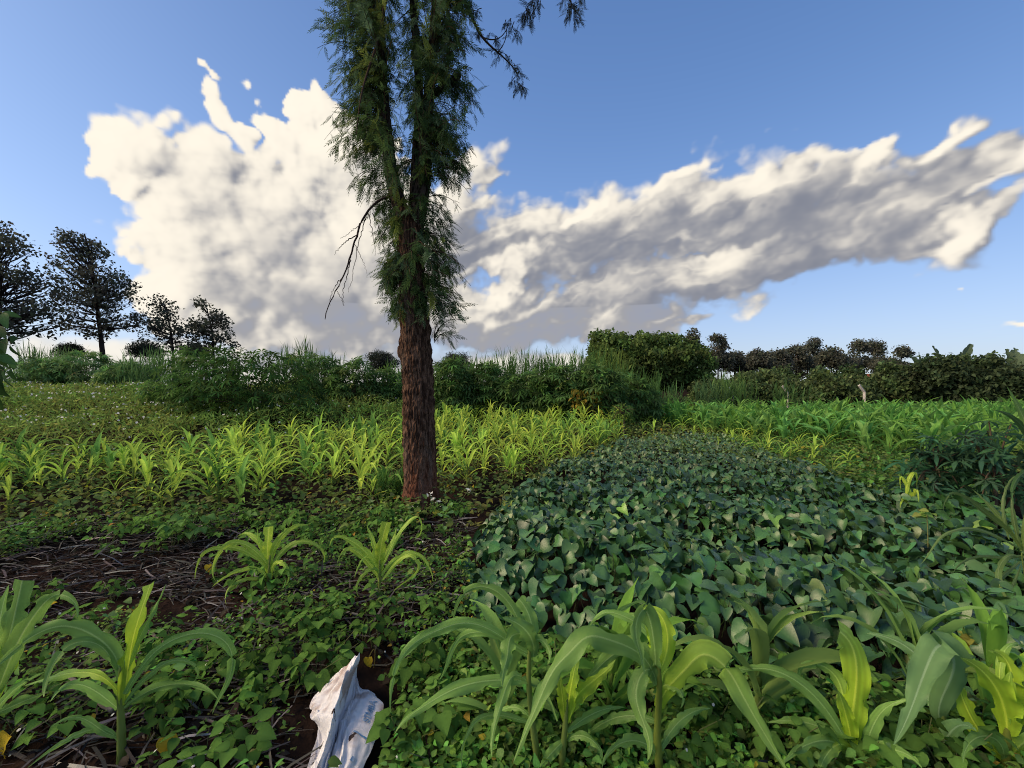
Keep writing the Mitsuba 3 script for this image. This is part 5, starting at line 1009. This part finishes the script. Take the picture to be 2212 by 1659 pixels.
# ------------------------------------------------------------------ the old sack
def sack():
    lines = [[(560, 470, .10), (240, 850, .10), (228, 960, .09), (240, 1060, .08), (300, 1200, .04), (300, 1400, .03), (200, 1670, .03), (90, 1960, .03)], [(690, 385, .21), (470, 760, .16), (380, 930, .14), (350, 1060, .12), (420, 1235, .09), (370, 1420, .07), (290, 1670, .07), (200, 1960, .06)],
             [(805, 255, .30), (690, 540, .26), (600, 800, .23), (545, 960, .21), (500, 1130, .19), (462, 1270, .17), (330, 1670, .13), (260, 1960, .12)], [(862, 285, .28), (775, 520, .20), (700, 735, .15), (640, 920, .11), (585, 1060, .10), (520, 1290, .09), (420, 1670, .09), (340, 1960, .08)],
             [(840, 330, .17), (735, 640, .07), (690, 800, .05), (640, 960, .04), (590, 1110, .035), (540, 1300, .03), (460, 1670, .03), (400, 1960, .03)], [(830, 560, .05), (790, 680, .05), (740, 900, .06), (690, 1010, .07), (650, 1160, .08), (600, 1350, .08), (530, 1670, .08), (470, 1960, .07)],
             [(880, 690, .05), (860, 790, .06), (830, 920, .10), (800, 1020, .10), (750, 1170, .095), (700, 1360, .10), (620, 1670, .10), (560, 1960, .09)], [(980, 720, .05), (990, 810, .08), (985, 910, .085), (960, 1040, .085), (920, 1190, .085), (880, 1370, .085), (770, 1670, .08), (700, 1960, .08)], [(1070, 765, .05), (1120, 830, .06), (1170, 900, .06), (1150, 1040, .06), (1105, 1200, .06), (1050, 1370, .05), (920, 1670, .05), (840, 1960, .05)]]
    pp = lambda cx, cy: (633.6 + cx / 6, 1382 + cy / 6)
    def pt(cx, cy, z):
        z *= .72; px, py = pp(cx, cy); p = on(px, py, z); p[2] += z; return p
    G = np.array([[pt(*q) for q in ln] for ln in lines])                     # line, along, xyz
    S = np.array([[q[:2] for q in ln] for ln in lines], float)
    nu, nv = 120, 150
    v = CubicSpline(np.linspace(0, 1, G.shape[1]), G, axis=1)(np.linspace(0, 1, nv)); Sv = CubicSpline(np.linspace(0, 1, G.shape[1]), S, axis=1)(np.linspace(0, 1, nv))
    from scipy.interpolate import PchipInterpolator
    W = PchipInterpolator(np.linspace(0, 1, G.shape[0]), v, axis=0)(np.linspace(0, 1, nu)); Su = PchipInterpolator(np.linspace(0, 1, G.shape[0]), Sv, axis=0)(np.linspace(0, 1, nu))
    U, Vv = np.meshgrid(np.linspace(0, 1, nu), np.linspace(0, 1, nv), indexing='ij')
    cr = mfbm(np.stack([U * 9 + Vv * 3, Vv * 5, 0 * U], -1), 3, 5); cr2 = np.abs(2 * mfbm(np.stack([U * 16 - Vv * 4, Vv * 9, 0 * U], -1), 2, 8) - 1)
    flat = 1 - .8 * sstep(.6, .8, U); W[..., 2] += .010 * np.sin(U * 46 + 5 * mfbm(np.stack([U * 3, Vv * 3, 0 * U], -1), 2, 12) * 2 + Vv * 3) * sstep(1, .55, U) * (.4 + Vv); W[..., 2] += ((cr - .5) * .045 + (cr2 - .35) * .016) * flat + .02
    W[..., 0] += (mfbm(np.stack([U * 7, Vv * 7, 0 * U + 4], -1), 2, 6) - .5) * .02
    i, j = np.meshgrid(np.arange(nu - 1), np.arange(nv - 1), indexing='ij')
    q = np.stack([i * nv + j, i * nv + j + 1, (i + 1) * nv + j + 1, (i + 1) * nv + j], -1).reshape(-1, 4); f = np.vstack([q[:, [0, 1, 2]], q[:, [0, 2, 3]]])
    Vs = W.reshape(-1, 3); uv = np.stack([U, Vv], -1).reshape(-1, 2)
    k = thing('sack', 'crumpled torn white woven sack with faded blue lettering lying at the bottom', 'sack')
    m = trimesh.Trimesh(Vs, f, process=False); N = np.array(m.vertex_normals); N *= np.sign((N * (np.array([0, 0, EYE]) - Vs)).sum(1))[:, None]
    scene[k + '__cloth'] = mikit.ply((Vs, f), 'mat_sack', smooth=True, uv=uv)
    # print on the flat right part of the cloth
    u0 = U.reshape(-1) > .55; S2 = Su.reshape(-1, 2)
    fx = LinearNDInterpolator(S2[u0], np.c_[Vs + N * .004][u0])
    def ink(poly2d, name, label):
        tm = poly2d; p = fx(tm[0]); ok = ~np.isnan(p).any(1); tri = tm[1][ok[tm[1]].all(1)]
        used = np.unique(tri); idx = np.full(len(p), -1); idx[used] = np.arange(len(used))
        scene[numbered(k + '__' + name)] = mikit.ply((p[used], idx[tri]), 'mat_ink', smooth=False)
        labels.setdefault(k + '__' + name, {'label': label})
    t = text_mesh('SIMBA', 1.0, .01, bold=True); t = t.slice_plane([0, 0, .005], [0, 0, -1], cap=False) if False else t
    V2 = np.array(t.vertices); keep = (V2[t.faces][:, :, 2] > .009).all(1); tf = np.array(t.faces)[keep]
    tt = trimesh.Trimesh(V2, tf, process=True).subdivide_to_size(.12); V2, tf = np.array(tt.vertices), np.array(tt.faces)
    L = V2[:, 0].max(); o = np.array([985., 1150.]); ex = (np.array([1085., 862.]) - o) / L; ey = np.array([-82., -22.])
    ink((o + V2[:, :1] * ex + V2[:, 1:2] * ey, tf), 'lettering', 'faded blue letters printed along the edge of the sack')
    def bar(a, b, w):
        a, b = np.array(a, float), np.array(b, float); d = (b - a) / np.linalg.norm(b - a); nn = np.array([-d[1], d[0]]) * w / 2; n = 14
        g = np.vstack([a + (b - a) * s + nn * e for s in np.linspace(0, 1, n) for e in (-1, 1)]); r = np.arange(n - 1) * 2
        return g, np.vstack([np.c_[r, r + 1, r + 2], np.c_[r + 1, r + 3, r + 2]])
    ink(bar((778, 1262), (1010, 1388), 26), 'printed_stripe', 'blue stripe printed across the sack')
    ink(bar((725, 1660), (760, 1600), 34), 'printed_mark', 'dark blue print at the lower end of the sack')


sack()

# ------------------------------------------------------------------ a leafy shoot reaching in at the left edge
def left_shoot():
    rng = np.random.default_rng(900); y = 3.6; k = thing('papaya_shoot', 'leafy branch with large drooping leaves reaching in at the left edge', 'shrub'); st = []
    base = at(-150, 1100, y); base[2] = float(gz(base[0], y)); trunk = spline([base, at(-120, 900, y), at(-70, 760, y), at(-30, 690, y)], 20); st.append(tube(trunk, np.linspace(.03, .012, 20), 7, (.12, .11, .07)))
    put(k + '__stem', join(st), 'mat_matte')
    for (px, py, dx, dy_, s, c) in ((15, 690, .3, -.5, .15, 1.6), (-5, 720, .6, -.4, .16, .8), (20, 745, .15, -1, .17, .9), (10, 690, 1.0, -.1, .12, 1.3), (28, 760, .3, -1, .12, .8), (5, 780, .7, -.5, .14, 1.6), (25, 790, .5, -.7, .10, 1.5), (-5, 800, .4, -1, .17, .6), (15, 815, .3, -1, .16, 1.0), (30, 812, .2, -1, .10, 1.0), (5, 830, 0, -1, .14, .6), (-15, 760, .3, -.9, .2, .7), (-20, 830, .4, -.8, .2, .7), (38, 740, .5, -.6, .09, .8), (-10, 870, .2, -1, .14, .7), (-30, 700, .2, .6, .2, 1.0), (-40, 850, .1, -.7, .2, .7)):
        p = at(px - 6, py - 14, y + rng.normal(0, .1)); d = np.array([dx, rng.normal(0, .3), dy_])
        m = fan([(.02, 0), (.16, .1), (.25, .3), (.24, .5), (.15, .75), (0, 1)], rng.uniform(.1, .4), rng.uniform(.15, .5))
        q = scatter(m, p[None], frames(d[None], np.array([[rng.normal(0, .5), -.8, .6]])), s, np.array([[.045, .10, .026]]) * c)
        j = trunk[np.argmin(np.abs(trunk[:, 2] - p[2] - .05))]
        put(k + '__leaf', join([q, tube(spline([j, (j + p) / 2 + [0, 0, .03], p], 6), .003, 4, (.1, .13, .05))]), 'mat_maize_leaf')


left_shoot()

# small flowering stem at the foot of the trunk and a yellowish seedling among the sweet potatoes
def small_plants():
    rng = np.random.default_rng(950); k = thing('wild_flower', 'white flower heads on thin stems at the foot of the big trunk', 'flower'); st, fl = [], []
    for px, py, bx in ((928, 1068, 936), (944, 1082, 940), (936, 1078, 938), (898, 1094, 905), (1012, 1060, 975)):
        a, b = on(bx, 1118), at(px, py, on(bx, 1118)[1] - .05); st.append(tube(spline([a, (a + b) / 2 + [0, 0, .02], b], 8), .003, 4, (.14, .17, .08)))
        for _ in range(6):
            fl.append(scatter(OVATE, b[None] + rng.normal(0, .008, (1, 3)), frames(rng.normal(0, 1, (1, 3)), rng.normal(0, 1, (1, 3))), .035, np.array([[.75, .74, .68]])))
    put(k + '__stem', join(st), 'mat_matte'); put(k + '__petals', join(fl), kind='stuff')
    for lab, px, py, y, col in (('yellowish seedling with many small leaflets rising from the sweet potatoes', 2040, 1342, 2.55, (.30, .30, .05)), ('small light green seedling among the sweet potatoes near the right grass clump', 2002, 1112, 3.3, (.20, .32, .08)), ('yellow leaved sprig above the lower right maize', 2085, 1375, 2.2, (.32, .31, .06))):
        k = thing('seedling', lab, 'seedling'); c = at(px, py, y); a = c.copy(); a[2] = float(gz(a[0], a[1])); n = 14
        put(k + '__stem', tube(spline([a, (a + c) / 2 + [.01, 0, 0], c], 8), .0035, 5, (.18, .19, .07)), 'mat_matte')
        pos = c + rng.normal(0, .018, (n, 3)); d = norm(rng.normal(0, 1, (n, 3)) * [1, .7, .4])
        put(k + '__leaves', scatter(OVATE, pos, frames(d, rng.normal(0, .3, (n, 3)) + [0, -.4, 1]), rng.uniform(.05, .075, n), jit(rng, n, col, .15)), kind='stuff')


small_plants()
